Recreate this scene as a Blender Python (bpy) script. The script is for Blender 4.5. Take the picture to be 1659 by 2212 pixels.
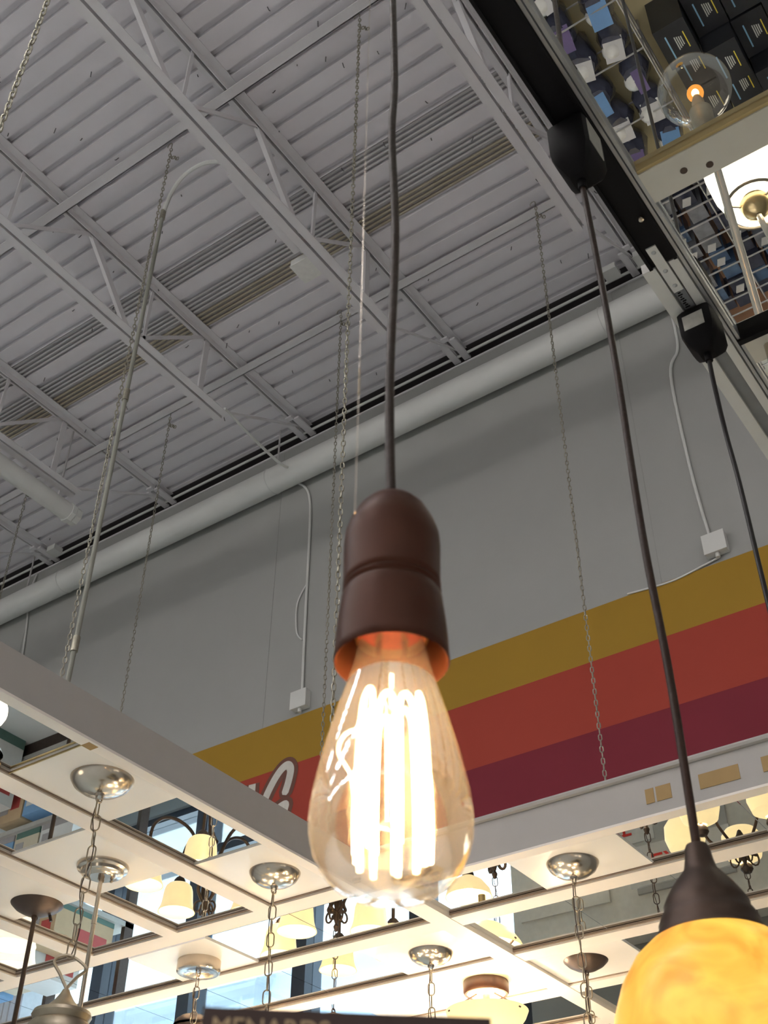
import bpy, math, random
from mathutils import Vector, Matrix
random.seed(7)
PI = math.pi
SC = bpy.context.scene
COL = SC.collection
for o in list(bpy.data.objects):
    bpy.data.objects.remove(o)

# ------------------------------------------------------------------ camera
ZC = 1.55                      # camera height above the shop floor (m)
cam_d = bpy.data.cameras.new('camera')
cam = bpy.data.objects.new('camera', cam_d); COL.objects.link(cam)
SC.camera = cam
cam_d.sensor_fit = 'VERTICAL'; cam_d.sensor_height = 24.0
cam_d.lens = 2586.0 / 2212.0 * 24.0
cam_d.clip_start = 0.02; cam_d.clip_end = 200
_p, _r, _y = math.radians(39.605), math.radians(0.511), math.radians(35.405)
_F = Vector((math.cos(_y)*math.cos(_p), math.sin(_y)*math.cos(_p), math.sin(_p)))
_R = Vector((math.sin(_y), -math.cos(_y), 0)); _U = _R.cross(_F)
_R2 = math.cos(_r)*_R + math.sin(_r)*_U
_U2 = -math.sin(_r)*_R + math.cos(_r)*_U
M = Matrix((_R2, _U2, -_F)).transposed().to_4x4()
M.translation = (0, 0, ZC)
cam.matrix_world = M
cam_d.dof.use_dof = True
cam_d.dof.focus_distance = 2.6
cam_d.dof.aperture_fstop = 17.0

# ------------------------------------------------------------------ world, sun, exposure
w = bpy.data.worlds.new('sky'); SC.world = w; w.use_nodes = True
wn = w.node_tree.nodes; wl = w.node_tree.links
bg = wn['Background']; bg.inputs['Color'].default_value = (0.80, 0.90, 1.0, 1); bg.inputs['Strength'].default_value = 5.0
SC.view_settings.view_transform = 'Standard'
SC.view_settings.look = 'None'
SC.view_settings.exposure = 1.2
SC.view_settings.gamma = 1.0
SC.view_settings.use_curve_mapping = False
FILL_POWER = 14.5      # added strips under the roof, unseen behind the photographer, to light the shop
LAMP = 2.6              # lit glass shades

# ------------------------------------------------------------------ materials
MATS = {}
def mat(name, col, rough=0.5, metal=0.0, nscale=30.0, namt=0.12, bump=0.0, emit=None, estr=0.0, spec=0.5, coat=0.0):
    if name in MATS: return MATS[name]
    m = bpy.data.materials.new(name); m.use_nodes = True
    nt = m.node_tree; n = nt.nodes; l = nt.links
    b = n['Principled BSDF']
    tc = n.new('ShaderNodeTexCoord'); nz = n.new('ShaderNodeTexNoise')
    nz.inputs['Scale'].default_value = nscale; nz.inputs['Detail'].default_value = 4
    l.new(tc.outputs['Object'], nz.inputs['Vector'])
    mx = n.new('ShaderNodeMix'); mx.data_type = 'RGBA'
    c = Vector(col)
    mx.inputs[6].default_value = (*(c*(1-namt)), 1); mx.inputs[7].default_value = (*[min(1, v) for v in c*(1+namt)], 1)
    l.new(nz.outputs['Fac'], mx.inputs[0]); l.new(mx.outputs[2], b.inputs['Base Color'])
    b.inputs['Roughness'].default_value = rough; b.inputs['Metallic'].default_value = metal
    b.inputs['Specular IOR Level'].default_value = spec
    b.inputs['Coat Weight'].default_value = coat
    if bump:
        bp = n.new('ShaderNodeBump'); bp.inputs['Strength'].default_value = bump; bp.inputs['Distance'].default_value = 0.002
        l.new(nz.outputs['Fac'], bp.inputs['Height']); l.new(bp.outputs['Normal'], b.inputs['Normal'])
    if emit:
        e1 = n.new('ShaderNodeMix'); e1.data_type = 'RGBA'
        ec = Vector(emit)
        e1.inputs[6].default_value = (*(ec*0.85), 1); e1.inputs[7].default_value = (*(ec*1.1), 1)
        l.new(nz.outputs['Fac'], e1.inputs[0]); l.new(e1.outputs[2], b.inputs['Emission Color'])
        b.inputs['Emission Strength'].default_value = estr
    MATS[name] = m
    return m

def thin_glass(name, tint=(1, 1, 1), refl=0.9, glow_haze=0.0):
    m = bpy.data.materials.new(name); m.use_nodes = True
    nt = m.node_tree; n = nt.nodes; l = nt.links
    n.remove(n['Principled BSDF'])
    out = n['Material Output']
    tr = n.new('ShaderNodeBsdfTransparent'); tr.inputs['Color'].default_value = (*tint, 1)
    gl = n.new('ShaderNodeBsdfGlossy'); gl.inputs['Roughness'].default_value = 0.02
    fr = n.new('ShaderNodeFresnel'); fr.inputs['IOR'].default_value = 1.45
    mt = n.new('ShaderNodeMath'); mt.operation = 'MULTIPLY'; mt.inputs[1].default_value = refl
    nz = n.new('ShaderNodeTexNoise'); nz.inputs['Scale'].default_value = 60
    bp = n.new('ShaderNodeBump'); bp.inputs['Strength'].default_value = 0.03; bp.inputs['Distance'].default_value = 0.001
    l.new(nz.outputs['Fac'], bp.inputs['Height']); l.new(bp.outputs['Normal'], gl.inputs['Normal'])
    mx = n.new('ShaderNodeMixShader')
    l.new(fr.outputs['Fac'], mt.inputs[0]); l.new(mt.outputs[0], mx.inputs['Fac'])
    l.new(tr.outputs[0], mx.inputs[1]); l.new(gl.outputs[0], mx.inputs[2]); l.new(mx.outputs[0], out.inputs['Surface'])
    if glow_haze:  # translucent share imitates the hazy glow around a lit filament
        df = n.new('ShaderNodeBsdfTranslucent'); df.inputs['Color'].default_value = (.95, .9, .85, 1)
        m2 = n.new('ShaderNodeMixShader'); m2.inputs['Fac'].default_value = glow_haze
        l.new(mx.outputs[0], m2.inputs[1]); l.new(df.outputs[0], m2.inputs[2]); l.new(m2.outputs[0], out.inputs['Surface'])
    MATS[name] = m
    return m

DECK = mat('painted_deck', (0.74, 0.71, 0.745), 0.65, nscale=1.3, namt=0.10)
STEEL = mat('painted_steel', (0.72, 0.70, 0.72), 0.55, nscale=3, namt=0.08)
WALL = mat('wall_paint', (0.355, 0.355, 0.34), 0.7, nscale=2.2, namt=0.05, bump=0.15)
WHITEP = mat('white_pipe_paint', (0.66, 0.66, 0.64), 0.5, nscale=6, namt=0.06)
COND = mat('grey_conduit', (0.52, 0.50, 0.51), 0.6, nscale=4, namt=0.12)
TANCOND = mat('tan_conduit', (0.40, 0.345, 0.265), 0.6, nscale=4, namt=0.2)
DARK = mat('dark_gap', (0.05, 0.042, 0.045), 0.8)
ZINC = mat('zinc_chain', (0.34, 0.32, 0.26), 0.45, 0.7, nscale=60, namt=0.3)
FRAME = mat('cream_frame', (0.80, 0.745, 0.70), 0.45, nscale=9, namt=0.05)
FASC = mat('fascia_board', (0.39, 0.37, 0.355), 0.6, nscale=14, namt=0.06, bump=0.1)
PANEL = mat('white_panel', (0.84, 0.81, 0.775), 0.22, nscale=3, namt=0.03, coat=0.3)
MIRROR = mat('mirror', (0.86, 0.88, 0.88), 0.0, 1.0, nscale=2, namt=0.01)
BLACK = mat('black_plastic', (0.007, 0.006, 0.007), 0.6, nscale=80, namt=0.2, spec=0.12)
ALU = mat('aluminium', (0.42, 0.42, 0.43), 0.35, 0.6, nscale=40, namt=0.1)
NICKEL = mat('brushed_nickel', (0.58, 0.51, 0.44), 0.20, 1.0, nscale=60, namt=0.08)
PEWTER = mat('aged_pewter', (0.42, 0.36, 0.28), 0.4, 1.0, nscale=40, namt=0.3)
BRONZE = mat('oil_bronze', (0.085, 0.06, 0.05), 0.42, 0.7, nscale=50, namt=0.25)
SOCKET = mat('socket_bronze', (0.088, 0.028, 0.015), 0.38, 0.2, nscale=50, namt=0.2, spec=0.25)
BRASS = mat('brass', (0.55, 0.42, 0.22), 0.3, 1.0, nscale=30, namt=0.15)
CORD = mat('brown_cord', (0.034, 0.015, 0.010), 0.42, nscale=200, namt=0.3, bump=0.3)
BLKCORD = mat('black_cord', (0.02, 0.016, 0.017), 0.4, nscale=200, namt=0.2)
YELLOW = mat('yellow_paint', (0.355, 0.200, 0.012), 0.75, nscale=4, namt=0.04)
ORANGE = mat('orange_paint', (0.37, 0.042, 0.022), 0.75, nscale=4, namt=0.04)
CRIMSON = mat('crimson_paint', (0.20, 0.010, 0.024), 0.75, nscale=4, namt=0.05)
LETTERW = mat('letter_white', (0.62, 0.59, 0.54), 0.6)
LETTERB = mat('letter_brown', (0.15, 0.055, 0.035), 0.6)
TAPE = mat('masking_tape', (0.34, 0.22, 0.09), 0.7, nscale=20, namt=0.1)
FLOORM = mat('floor_vinyl', (0.62, 0.66, 0.65), 0.25, nscale=4, namt=0.05)
GLASS = thin_glass('bulb_glass', (0.985, 0.98, 0.97), 0.8, 0.018)
CLEARG = thin_glass('globe_glass', (0.97, 0.96, 0.94), 0.30, 0.03)
WINGLASS = thin_glass('window_glass', (0.9, 0.97, 0.98), 0.6)
FIL = mat('hot_filament', (0.1, 0.1, 0.1), 0.5, emit=(1.0, 0.60, 0.24), estr=34, namt=0.02)
GLOBEFIL = mat('small_filament', (0.1, 0.1, 0.1), 0.5, emit=(1.0, 0.62, 0.22), estr=6, namt=0.02)
SHADE = mat('lit_cream_shade', (0.55, 0.45, 0.26), 0.4, emit=(1.0, 0.76, 0.38), estr=0.40, nscale=12)
BULBW = mat('lamp_bulb', (0.8, 0.8, 0.8), 0.4, emit=(1.0, 0.84, 0.64), estr=95, namt=.01)
SHADEW = mat('lit_white_shade', (0.8, 0.78, 0.7), 0.4, emit=(1.0, 0.88, 0.68), estr=1.1, nscale=12)
DULLSH = mat('frosted_shade', (0.80, 0.78, 0.72), 0.35, emit=(1.0, 0.85, 0.60), estr=0.5, nscale=12)
MULL = mat('dark_mullion', (0.035, 0.04, 0.055), 0.5)
TUBE = mat('fill_tube', (0.9, 0.9, 0.9), 0.5, emit=(1.0, 0.97, 0.93), estr=FILL_POWER, namt=0.01)
RED = mat('sign_red', (0.7, 0.03, 0.02), 0.5)
SIGNBR = mat('sign_brown', (0.075, 0.042, 0.036), 0.5)
SIGNTX = mat('sign_letters', (0.62, 0.44, 0.26), 0.5)
STICK = mat('paper_label', (0.46, 0.44, 0.40), 0.6, nscale=120, namt=0.25)

def halo():  # half-clear glow material for the halo around the globe filament
    m = bpy.data.materials.new('filament_halo'); m.use_nodes = True
    nt = m.node_tree; n = nt.nodes; l = nt.links; n.remove(n['Principled BSDF'])
    tr = n.new('ShaderNodeBsdfTransparent'); em = n.new('ShaderNodeEmission'); em.inputs['Color'].default_value = (1, .38, .06, 1); em.inputs['Strength'].default_value = .8
    nz = n.new('ShaderNodeTexNoise'); nz.inputs['Scale'].default_value = 90
    mp = n.new('ShaderNodeMapRange'); mp.inputs['To Min'].default_value = .3; mp.inputs['To Max'].default_value = .5
    mx = n.new('ShaderNodeMixShader'); l.new(nz.outputs['Fac'], mp.inputs['Value']); l.new(mp.outputs[0], mx.inputs['Fac'])
    l.new(tr.outputs[0], mx.inputs[1]); l.new(em.outputs[0], mx.inputs[2]); l.new(mx.outputs[0], n['Material Output'].inputs['Surface'])
    return m
HALO = halo()
def amber():
    m = bpy.data.materials.new('amber_glass'); m.use_nodes = True
    nt = m.node_tree; n = nt.nodes; l = nt.links; b = n['Principled BSDF']
    tc = n.new('ShaderNodeTexCoord'); nz = n.new('ShaderNodeTexNoise'); nz.inputs['Scale'].default_value = 26
    nz.inputs['Detail'].default_value = 3; nz.inputs['Distortion'].default_value = 1.2
    l.new(tc.outputs['Object'], nz.inputs['Vector'])
    r = n.new('ShaderNodeValToRGB')
    r.color_ramp.elements[0].position = 0.34; r.color_ramp.elements[0].color = (1.0, 0.36, 0.04, 1)
    r.color_ramp.elements[1].position = 0.74; r.color_ramp.elements[1].color = (1.0, 0.68, 0.10, 1)
    l.new(nz.outputs['Fac'], r.inputs['Fac'])
    b.inputs['Base Color'].default_value = (.12, .05, .01, 1); l.new(r.outputs['Color'], b.inputs['Emission Color'])
    b.inputs['Emission Strength'].default_value = 0.50; b.inputs['Roughness'].default_value = 0.3
    return m
AMBER = amber()

# ------------------------------------------------------------------ mesh helpers
def V(x, y, z): return Vector((x, y, z + ZC))     # heights below are written from the camera's height

class MB:
    def __init__(s): s.v = []; s.f = []
    def add(s, vs, fs):
        o = len(s.v); s.v += [Vector(p) for p in vs]; s.f += [tuple(i+o for i in f) for f in fs]; return s
    def box(s, a, b):
        x0, y0, z0 = a; x1, y1, z1 = b
        return s.add([(x0,y0,z0),(x1,y0,z0),(x1,y1,z0),(x0,y1,z0),(x0,y0,z1),(x1,y0,z1),(x1,y1,z1),(x0,y1,z1)],
              [(0,3,2,1),(4,5,6,7),(0,1,5,4),(1,2,6,5),(2,3,7,6),(3,0,4,7)])
    def bar(s, p, q, w, h, up=(0, 0, 1)):
        p = Vector(p); q = Vector(q); d = (q-p).normalized(); u = Vector(up)
        r = d.cross(u)
        if r.length < 1e-4: r = d.cross(Vector((1, 0, 0)))
        r.normalize(); u = r.cross(d)
        vs = [c + r*a*w/2 + u*b*h/2 for c in (p, q) for a, b in ((-1,-1),(1,-1),(1,1),(-1,1))]
        return s.add(vs, [(0,1,2,3),(7,6,5,4),(0,4,5,1),(1,5,6,2),(2,6,7,3),(3,7,4,0)])
    def tube(s, pts, r, n=8, closed=False, caps=True):
        pts = [Vector(p) for p in pts]; k = len(pts)
        rs = r if isinstance(r, (list, tuple)) else [r]*k
        vs = []; nrm = None
        for i, p in enumerate(pts):
            if closed: d = pts[(i+1) % k] - pts[i-1]
            else: d = pts[min(i+1, k-1)] - pts[max(i-1, 0)]
            d.normalize()
            if nrm is None:
                nrm = d.cross(Vector((0.13, 0.27, 1)))
                if nrm.length < 0.1: nrm = d.cross(Vector((1, 0, 0)))
            nrm = (nrm - d*nrm.dot(d)).normalized(); bn = d.cross(nrm)
            for j in range(n):
                a = 2*PI*j/n; vs.append(p + (nrm*math.cos(a) + bn*math.sin(a))*rs[i])
        fs = []
        for i in range(k if closed else k-1):
            i2 = (i+1) % k
            for j in range(n):
                j2 = (j+1) % n; fs.append((i*n+j, i*n+j2, i2*n+j2, i2*n+j))
        if caps and not closed:
            fs.append(tuple(range(n))[::-1]); fs.append(tuple((k-1)*n+j for j in range(n)))
        return s.add(vs, fs)
    def lathe(s, c, prof, n=32):
        c = Vector(c); vs = []
        for (r, z) in prof:
            for j in range(n):
                a = 2*PI*j/n; vs.append(c + Vector((r*math.cos(a), r*math.sin(a), z)))
        fs = []
        for i in range(len(prof)-1):
            for j in range(n):
                j2 = (j+1) % n; fs.append((i*n+j, i*n+j2, (i+1)*n+j2, (i+1)*n+j))
        return s.add(vs, fs)
    def sphere(s, c, r, n=16, sz=1.0):
        m = n//2
        return s.lathe(c, [(max(1e-5, r*math.sin(PI*i/m)), -r*sz*math.cos(PI*i/m)) for i in range(m+1)], n)
    def mesh(s, name, m, smooth=False, origin=(0, 0, 0)):
        me = bpy.data.meshes.new(name); o = Vector(origin)
        me.from_pydata([tuple(p-o) for p in s.v], [], s.f); me.validate(); me.update()
        if smooth:
            me.polygons.foreach_set('use_smooth', [True]*len(me.polygons))
            me.set_sharp_from_angle(angle=math.radians(40))
        if isinstance(m, (list, tuple)):
            for q in m: me.materials.append(q)
        else: me.materials.append(m)
        return me
    def build(s, name, m, parent=None, smooth=False, origin=None):
        org = Vector(parent['_o']) if parent is not None else (Vector(origin) if origin is not None else Vector((0, 0, 0)))
        o = bpy.data.objects.new(name, s.mesh(name, m, smooth, org)); COL.objects.link(o)
        if parent is not None: o.parent = parent; o['_o'] = tuple(org)
        else: o.location = org; o['_o'] = tuple(org)
        return o

def empty(name, loc):
    o = bpy.data.objects.new(name, None); COL.objects.link(o); o.location = loc; o['_o'] = tuple(loc); o.empty_display_size = 0.05
    return o
def tag(o, label, cat, group=None):
    o['label'] = label; o['category'] = cat
    if group: o['group'] = group
    return o
def struct(o): o['kind'] = 'structure'; return o
def part(name, me, parent, loc, rot=(0, 0, 0)):      # a piece that shares its mesh with alike pieces; loc in world space
    o = bpy.data.objects.new(name, me); COL.objects.link(o); o.parent = parent
    o.location = Vector(loc) - Vector(parent['_o']); o.rotation_euler = rot; o['_o'] = parent['_o']
    return o
def text_mesh(body, size, m, depth=0.0015):
    cu = bpy.data.curves.new('t', 'FONT'); cu.body = body; cu.size = size; cu.extrude = depth; cu.align_x = 'CENTER'; cu.align_y = 'CENTER'
    o = bpy.data.objects.new('t', cu); COL.objects.link(o)
    dg = bpy.context.evaluated_depsgraph_get(); dg.update()
    me = bpy.data.meshes.new_from_object(o.evaluated_get(dg)); bpy.data.objects.remove(o); me.materials.clear(); me.materials.append(m)
    return me
def arc(c, r, a0, a1, n, ux, uy):
    c = Vector(c); ux = Vector(ux); uy = Vector(uy)
    return [c + (ux*math.cos(a0+(a1-a0)*i/n) + uy*math.sin(a0+(a1-a0)*i/n))*r for i in range(n+1)]
def spline(pts, n=8):
    pts = [Vector(p) for p in pts]; out = []
    for i in range(len(pts)-1):
        p0 = pts[max(i-1, 0)]; p1 = pts[i]; p2 = pts[i+1]; p3 = pts[min(i+2, len(pts)-1)]
        for j in range(n):
            t = j/n
            out.append(0.5*((2*p1)+(p2-p0)*t+(2*p0-5*p1+4*p2-p3)*t*t+(3*p1-p0-3*p2+p3)*t**3))
    out.append(pts[-1]); return out

def sp2(p, n=8): return [(v.x, v.y) for v in spline([(a, b, 0) for a, b in p], n)]
# ================================================================== THE SHELL
WX = 5.55            # plane of the shop-front wall
DZ = 6.90            # underside of the roof deck, above camera
X0, Y0, Y1 = -9.0, -8.0, 13.0

# --- floor (vinyl tiles with thin joints)
fl = MB().box((X0, Y0, -0.1), (WX+0.2, Y1, 0)).build('floor', FLOORM); struct(fl)
# --- far walls of the shop
struct(MB().box((X0-0.2, Y0, 0), (X0, Y1, DZ+ZC+0.1)).build('wall_back', WALL))
struct(MB().box((X0, Y0-0.2, 0), (WX+0.2, Y0, DZ+ZC+0.1)).build('wall_right', WALL))
struct(MB().box((X0, Y1, 0), (WX+0.2, Y1+0.2, DZ+ZC+0.1)).build('wall_left', WALL))
# --- front wall with window opening (y 3.0..7.1, z 0.12..2.45)
wf = empty('wall_front', (WX, 5, 0)); struct(wf)
wb = MB()
KW = 0.9823         # wall fittings were surveyed on a plane 0.1 m farther out
WT = DZ - 0.125
wb.box((WX, Y0, 0), (WX+0.2, 3.0, WT+ZC)); wb.box((WX, 7.1, 0), (WX+0.2, Y1, WT+ZC))
wb.box((WX, 3.0, 2.45), (WX+0.2, 7.1, WT+ZC)); wb.box((WX, 3.0, 0), (WX+0.2, 7.1, 0.12))
wb.build('wall_board', WALL, wf)
MB().box((WX+0.17, Y0, WT+ZC), (WX+0.2, Y1, DZ+ZC+0.004)).build('cavity_shade_panel', DARK, wf)  # dark panel paints the shade inside the gap above the wall
MB().box((WX-0.010, Y0, WT+ZC-0.012), (WX+0.03, Y1, WT+ZC+0.002)).build('ledger_angle', STEEL, wf)
MB().box((WX-.045, Y0, DZ+ZC-.004), (WX+0.18, Y1, DZ+ZC-.001)).build('gap_shade_strip', DARK, wf)  # dark strip stands in for the shade under the deck edge
MB().box((WX+0.03, Y0, WT+ZC+.001), (WX+0.17, Y1, WT+ZC+0.004)).build('wall_top_shade', DARK, wf)  # dark sheet paints the shade on top of the wall
for y in (1.95, 4.97, 7.96):   # faint sheet joints in the wall
    MB().box((WX-0.003, y-0.004, 2.5), (WX, y+0.004, WT+ZC-0.02)).build('wall_joint', WALL, wf)

# --- ceiling: corrugated deck in sheets
ceil = empty('ceiling', (0, 3, DZ+ZC)); struct(ceil)
PITCH = 0.152; PH = 1.953
bands = [(3.655, 3.802), (3.945, 4.083), (4.090, 4.238)]
def deck_profile(x):
    for a, b in bands:
        if a <= x <= b: return 0.036
    t = (x - PH) / PITCH; d = abs(t - round(t)) * PITCH
    if d < 0.019: return 0.036
    if d < 0.022: return 0.036*(0.022-d)/0.003
    return 0.0
xs = set()
k0 = int((X0-PH)/PITCH)-1
for k in range(k0, int((WX+0.3-PH)/PITCH)+2):
    for d in (-0.022, -0.019, 0.019, 0.022): xs.add(round(PH+k*PITCH+d, 4))
for a, b in bands: xs |= {a-0.001, a, b, b+0.001}
xs = sorted(x for x in xs if X0 <= x <= WX+0.21)
chunk = 24
i = 0
while i < len(xs)-1:
    seg = xs[i:i+chunk+1]
    m = MB(); vs = []; fs = []
    for x in seg:
        z = DZ + ZC + deck_profile(x)
        vs += [(x, Y0, z), (x, Y1, z), (x, Y1, z+0.02), (x, Y0, z+0.02)]
    for j in range(len(seg)-1):
        a = 4*j; b = a+4; fs += [(a, a+1, b+1, b), (a+3, b+3, b+2, a+2)]
    m.add(vs, fs).build('deck_sheet', DECK, ceil)
    i += chunk
MB().box((X0-.2, Y0-.2, DZ+ZC+.06), (WX+.6, Y1+.2, DZ+ZC+.16)).build('roof_insulation', DARK, ceil)
MB().box((WX+.2, Y0-.2, DZ+ZC-.3), (WX+.3, Y1+.2, DZ+ZC+.07)).build('parapet', DARK, ceil)
sm = MB()
for k in range(170):
    x = 1.953-.076+PITCH*random.randint(-4, 23)+random.choice((-.03, .03)); y = random.uniform(1.0, 9.0)
    a, b = random.uniform(-.012, .012), random.uniform(-.012, .012)
    sm.tube([(x, y, DZ+ZC), (x+a, y+b, DZ+ZC-.03), (x+a*1.6, y+b*1.6, DZ+ZC-.034)], .0032, 5)
sm.build('screw_tips', mat('dull_screw', (.12, .115, .12), .5, .5), ceil)['kind'] = 'stuff'
# bridging angles under the top chords (run across the joists)
for x in (2.80, 4.68, 1.00, -0.8):
    m = MB()
    m.box((x-0.034, Y0, DZ+ZC-0.068), (x+0.034, Y1, DZ+ZC-0.062)).box((x+0.028, Y0, DZ+ZC-0.068), (x+0.034, Y1, DZ+ZC-0.052))
    tag(m.build('bridging_angle', STEEL, None, origin=(x, 3, DZ+ZC-0.06)), {2.80: 'white steel bridging angle crossing under the joists over the chain tops, farther from the wall', 4.68: 'white steel bridging angle crossing under the joists nearest the striped wall'}.get(x, 'white steel bridging angle over the aisle away from the wall'), 'steel angle', 'bridging angles')

# --- roof joists
def joist(y, label):
    t = empty('roof_joist', (3, y, 6.2+ZC)); tag(t, label, 'joist', 'open-web roof joists')
    zt = DZ - 0.002; zb = 6.24
    for s in (-1, 1):
        a, b = sorted((y+s*0.010, y+s*0.068)); c, d = sorted((y+s*0.010, y+s*0.016))
        MB().box((X0, a, zt-0.006+ZC), (5.52, b, zt+ZC)).box((X0, c, zt-0.055+ZC), (5.52, d, zt-0.006+ZC)).build('top_chord', STEEL, t)
        MB().box((X0, a, zb+ZC), (4.56, b, zb+0.006+ZC)).box((X0, c, zb+0.006+ZC), (4.56, d, zb+0.058+ZC)).build('bottom_chord', STEEL, t)
    ztw = zt-0.03+ZC; zbw = zb+0.03+ZC
    webs = [(3.09, 3.57, .05), (3.09, 2.44, .03), (2.46, 2.46, .026), (3.70, 3.70, .026), (4.27, 3.62, .03), (4.30, 4.30, .05), (5.47, 4.50, .018), (1.87, 2.40, .05), (1.87, 1.22, .03), (1.24, 1.24, .026)]
    for k in range(1, 4):
        webs += [(1.87-1.22*k, 2.40-1.22*k, .05), (1.87-1.22*k, 1.22-1.22*k, .03)]
    for a, b, wd in webs:
        m = MB()
        if wd == 0.018: m.tube([(a, y, ztw), (b, y, zbw)], 0.012, 8)
        else:
            m.bar((a, y, ztw), (b, y, zbw), 0.005, wd, up=(1, 0, 0.3)); m.bar((a, y+wd*0.4, ztw), (b, y+wd*0.4, zbw), wd*0.8, 0.005, up=(1, 0, 0.3))
        m.build('web', STEEL, t)
    # bearing seat where the joist meets the wall
    m = MB()
    for s in (-1, 1): m.box((5.33, y+s*0.045-0.028, zt-0.075+ZC), (5.57, y+s*0.045+0.028, zt-0.056+ZC))
    m.box((5.29, y-0.03, zt-0.075+ZC), (5.33, y+0.03, zt-0.056+ZC))
    m.build('bearing_seat', STEEL, t)
    return t
for y, lb in ((-1.34, 'white open-web roof joist over the product shelves'), (0.18, 'white open-web roof joist over the black power track, behind the shelving mirrors'), (1.70, 'white open-web roof joist beside the black power track'),
              (3.22, 'white open-web roof joist with a switch box and conduit on its bottom chord'), (4.73, 'white open-web roof joist passing behind the thin vertical drop pipe'),
              (6.29, 'white open-web roof joist next to the short capped pipe'), (7.78, 'white open-web roof joist past the short capped pipe'), (9.3, 'white open-web roof joist farthest along the wall past the capped pipe')):
    joist(y, lb)

# --- conduits lying in the deck flutes
for k, x in enumerate((3.674, 3.709, 3.744, 3.779, 3.963, 3.997, 4.031, 4.065, 4.109, 4.144, 4.179, 4.214)):
    tn = x > 4.1
    o = MB().tube([(x, Y0+.05, DZ+ZC+0.019), (x, Y1-.05, DZ+ZC+0.019)], 0.0120, 8).build('deck_conduit', TANCOND if tn else COND, None, True, origin=(x, 3, DZ+ZC+.019))
    tag(o, 'rust-stained tan conduit in the bundle under the roof deck' if tn else ('grey conduit in the bundle under the roof deck next to the tan ones' if x > 3.9 else 'grey conduit in the bundle under the roof deck farther from the tan ones'), 'conduit', 'tan deck conduits' if tn else 'grey deck conduits')

# --- big white pipe on the wall, with hanger rods
t = empty('wall_pipe', (5.432, 5, 6.355+ZC)); tag(t, 'thick white horizontal pipe hung along the top of the striped wall', 'pipe')
MB().tube([(5.432, Y0+.05, 6.355+ZC), (5.432, Y1-.05, 6.355+ZC)], 0.108, 28).build('pipe_body', WHITEP, t, True)
for y in (1.945, 4.93, 7.91):
    MB().tube([(5.432, y, 6.45+ZC), (5.432, y, DZ+ZC)], 0.008, 8).build('hanger_rod', COND, t, True)
    MB().lathe((5.432, y, 6.465+ZC), [(0.0001, 0), (0.02, 0.0), (0.02, 0.018), (0.0001, 0.018)], 10).build('hanger_nut', COND, t, True)
for y in (1.99, 4.97, 7.37):
    MB().tube(arc((5.432, y, 6.355+ZC), 0.11, 0, 2*PI, 24, (1, 0, 0), (0, 0, 1))[:-1], 0.004, 5, closed=True).build('pipe_clamp', WHITEP, t, True)
o = MB().tube([(5.52, Y0+.1, DZ-.062+ZC), (5.52, Y1-.1, DZ-.062+ZC)], 0.012, 8).build('seat_conduit', WHITEP, None, True, origin=(5.52, 3, DZ-.062+ZC))
tag(o, 'thin white conduit running along the wall under the joist seats', 'conduit')
for y, lb in ((1.62, 'white junction box on the wall-top conduit beside the black power track'), (1.86, 'white junction box on the wall-top conduit a little left of the other beside the track'), (7.55, 'white junction box on the wall-top conduit near the capped pipe')):
    b = empty('junction_box', (5.38, y, DZ-.15+ZC)); tag(b, lb, 'electrical box')
    MB().box((5.33, y-.05, DZ-.175+ZC), (5.43, y+.05, DZ-.118+ZC)).build('box_body', WHITEP, b)
    MB().box((5.325, y-.055, DZ-.179+ZC), (5.435, y+.055, DZ-.175+ZC)).build('cover_plate', WHITEP, b)
# --- short capped pipe
t = empty('capped_pipe', (4.0, 6.34, 6.1+ZC)); tag(t, 'white thick pipe ending in a cap under the ceiling', 'pipe')
MB().tube([(X0, 6.36, 6.1+ZC), (4.58, 6.36, 6.1+ZC)], 0.075, 24).build('pipe_body', WHITEP, t, True)
MB().tube([(4.56, 6.36, 6.1+ZC), (4.60, 6.36, 6.1+ZC), (4.61, 6.36, 6.1+ZC), (4.66, 6.36, 6.1+ZC)], [.088, .088, .08, .08], 8).build('end_cap', WHITEP, t)
for x in (4.45, 3.6): MB().tube([(x, 6.36, 6.17+ZC), (x, 6.36, DZ+ZC)], 0.008, 8).build('hanger_rod', COND, t, True)
# --- conduit along the joist, with switch box and drop
t = empty('drop_conduit', (2.93, 3.80, 1.2+ZC)); tag(t, 'thin grey vertical drop pipe bent over from a joist beside a chain', 'conduit')
pts = [(3.74, 3.33, 6.33), (3.2, 3.33, 6.40), (3.02, 3.36, 6.46), (2.95, 3.50, 6.52), (2.93, 3.66, 6.50), (2.93, 3.76, 6.38), (2.93, 3.80, 6.2)]
MB().tube([V(*p) for p in spline(pts, 6)] , 0.014, 8).build('bent_conduit', WHITEP, t, True)
MB().tube([V(2.93, 3.80, 6.2), V(2.93, 3.80, 1.19)], 0.0125, 10).build('drop_pipe', mat('drop_pipe_grey', (.27, .27, .235), .6, nscale=5, namt=.1), t, True)
for z in (6.19, 4.6, 3.0): MB().tube([V(2.93, 3.80, z-.04), V(2.93, 3.80, z+.04)], 0.018, 10).build('coupling', ZINC, t, True)
o = MB().bar(V(3.02, 3.345, 6.36), V(3.70, 3.345, 6.30), .05, .012).build('joist_raceway', STEEL, None, origin=V(3.3, 3.345, 6.33))
tag(o, 'flat white raceway strip on a joist beside the square switch box', 'raceway')
b = empty('switch_box', V(3.80, 3.34, 6.25)); tag(b, 'square white switch box on the bottom chord of a joist', 'electrical box')
MB().box(V(3.74, 3.29, 6.25), V(3.90, 3.43, 6.31)).build('box_body', WHITEP, b)
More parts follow.
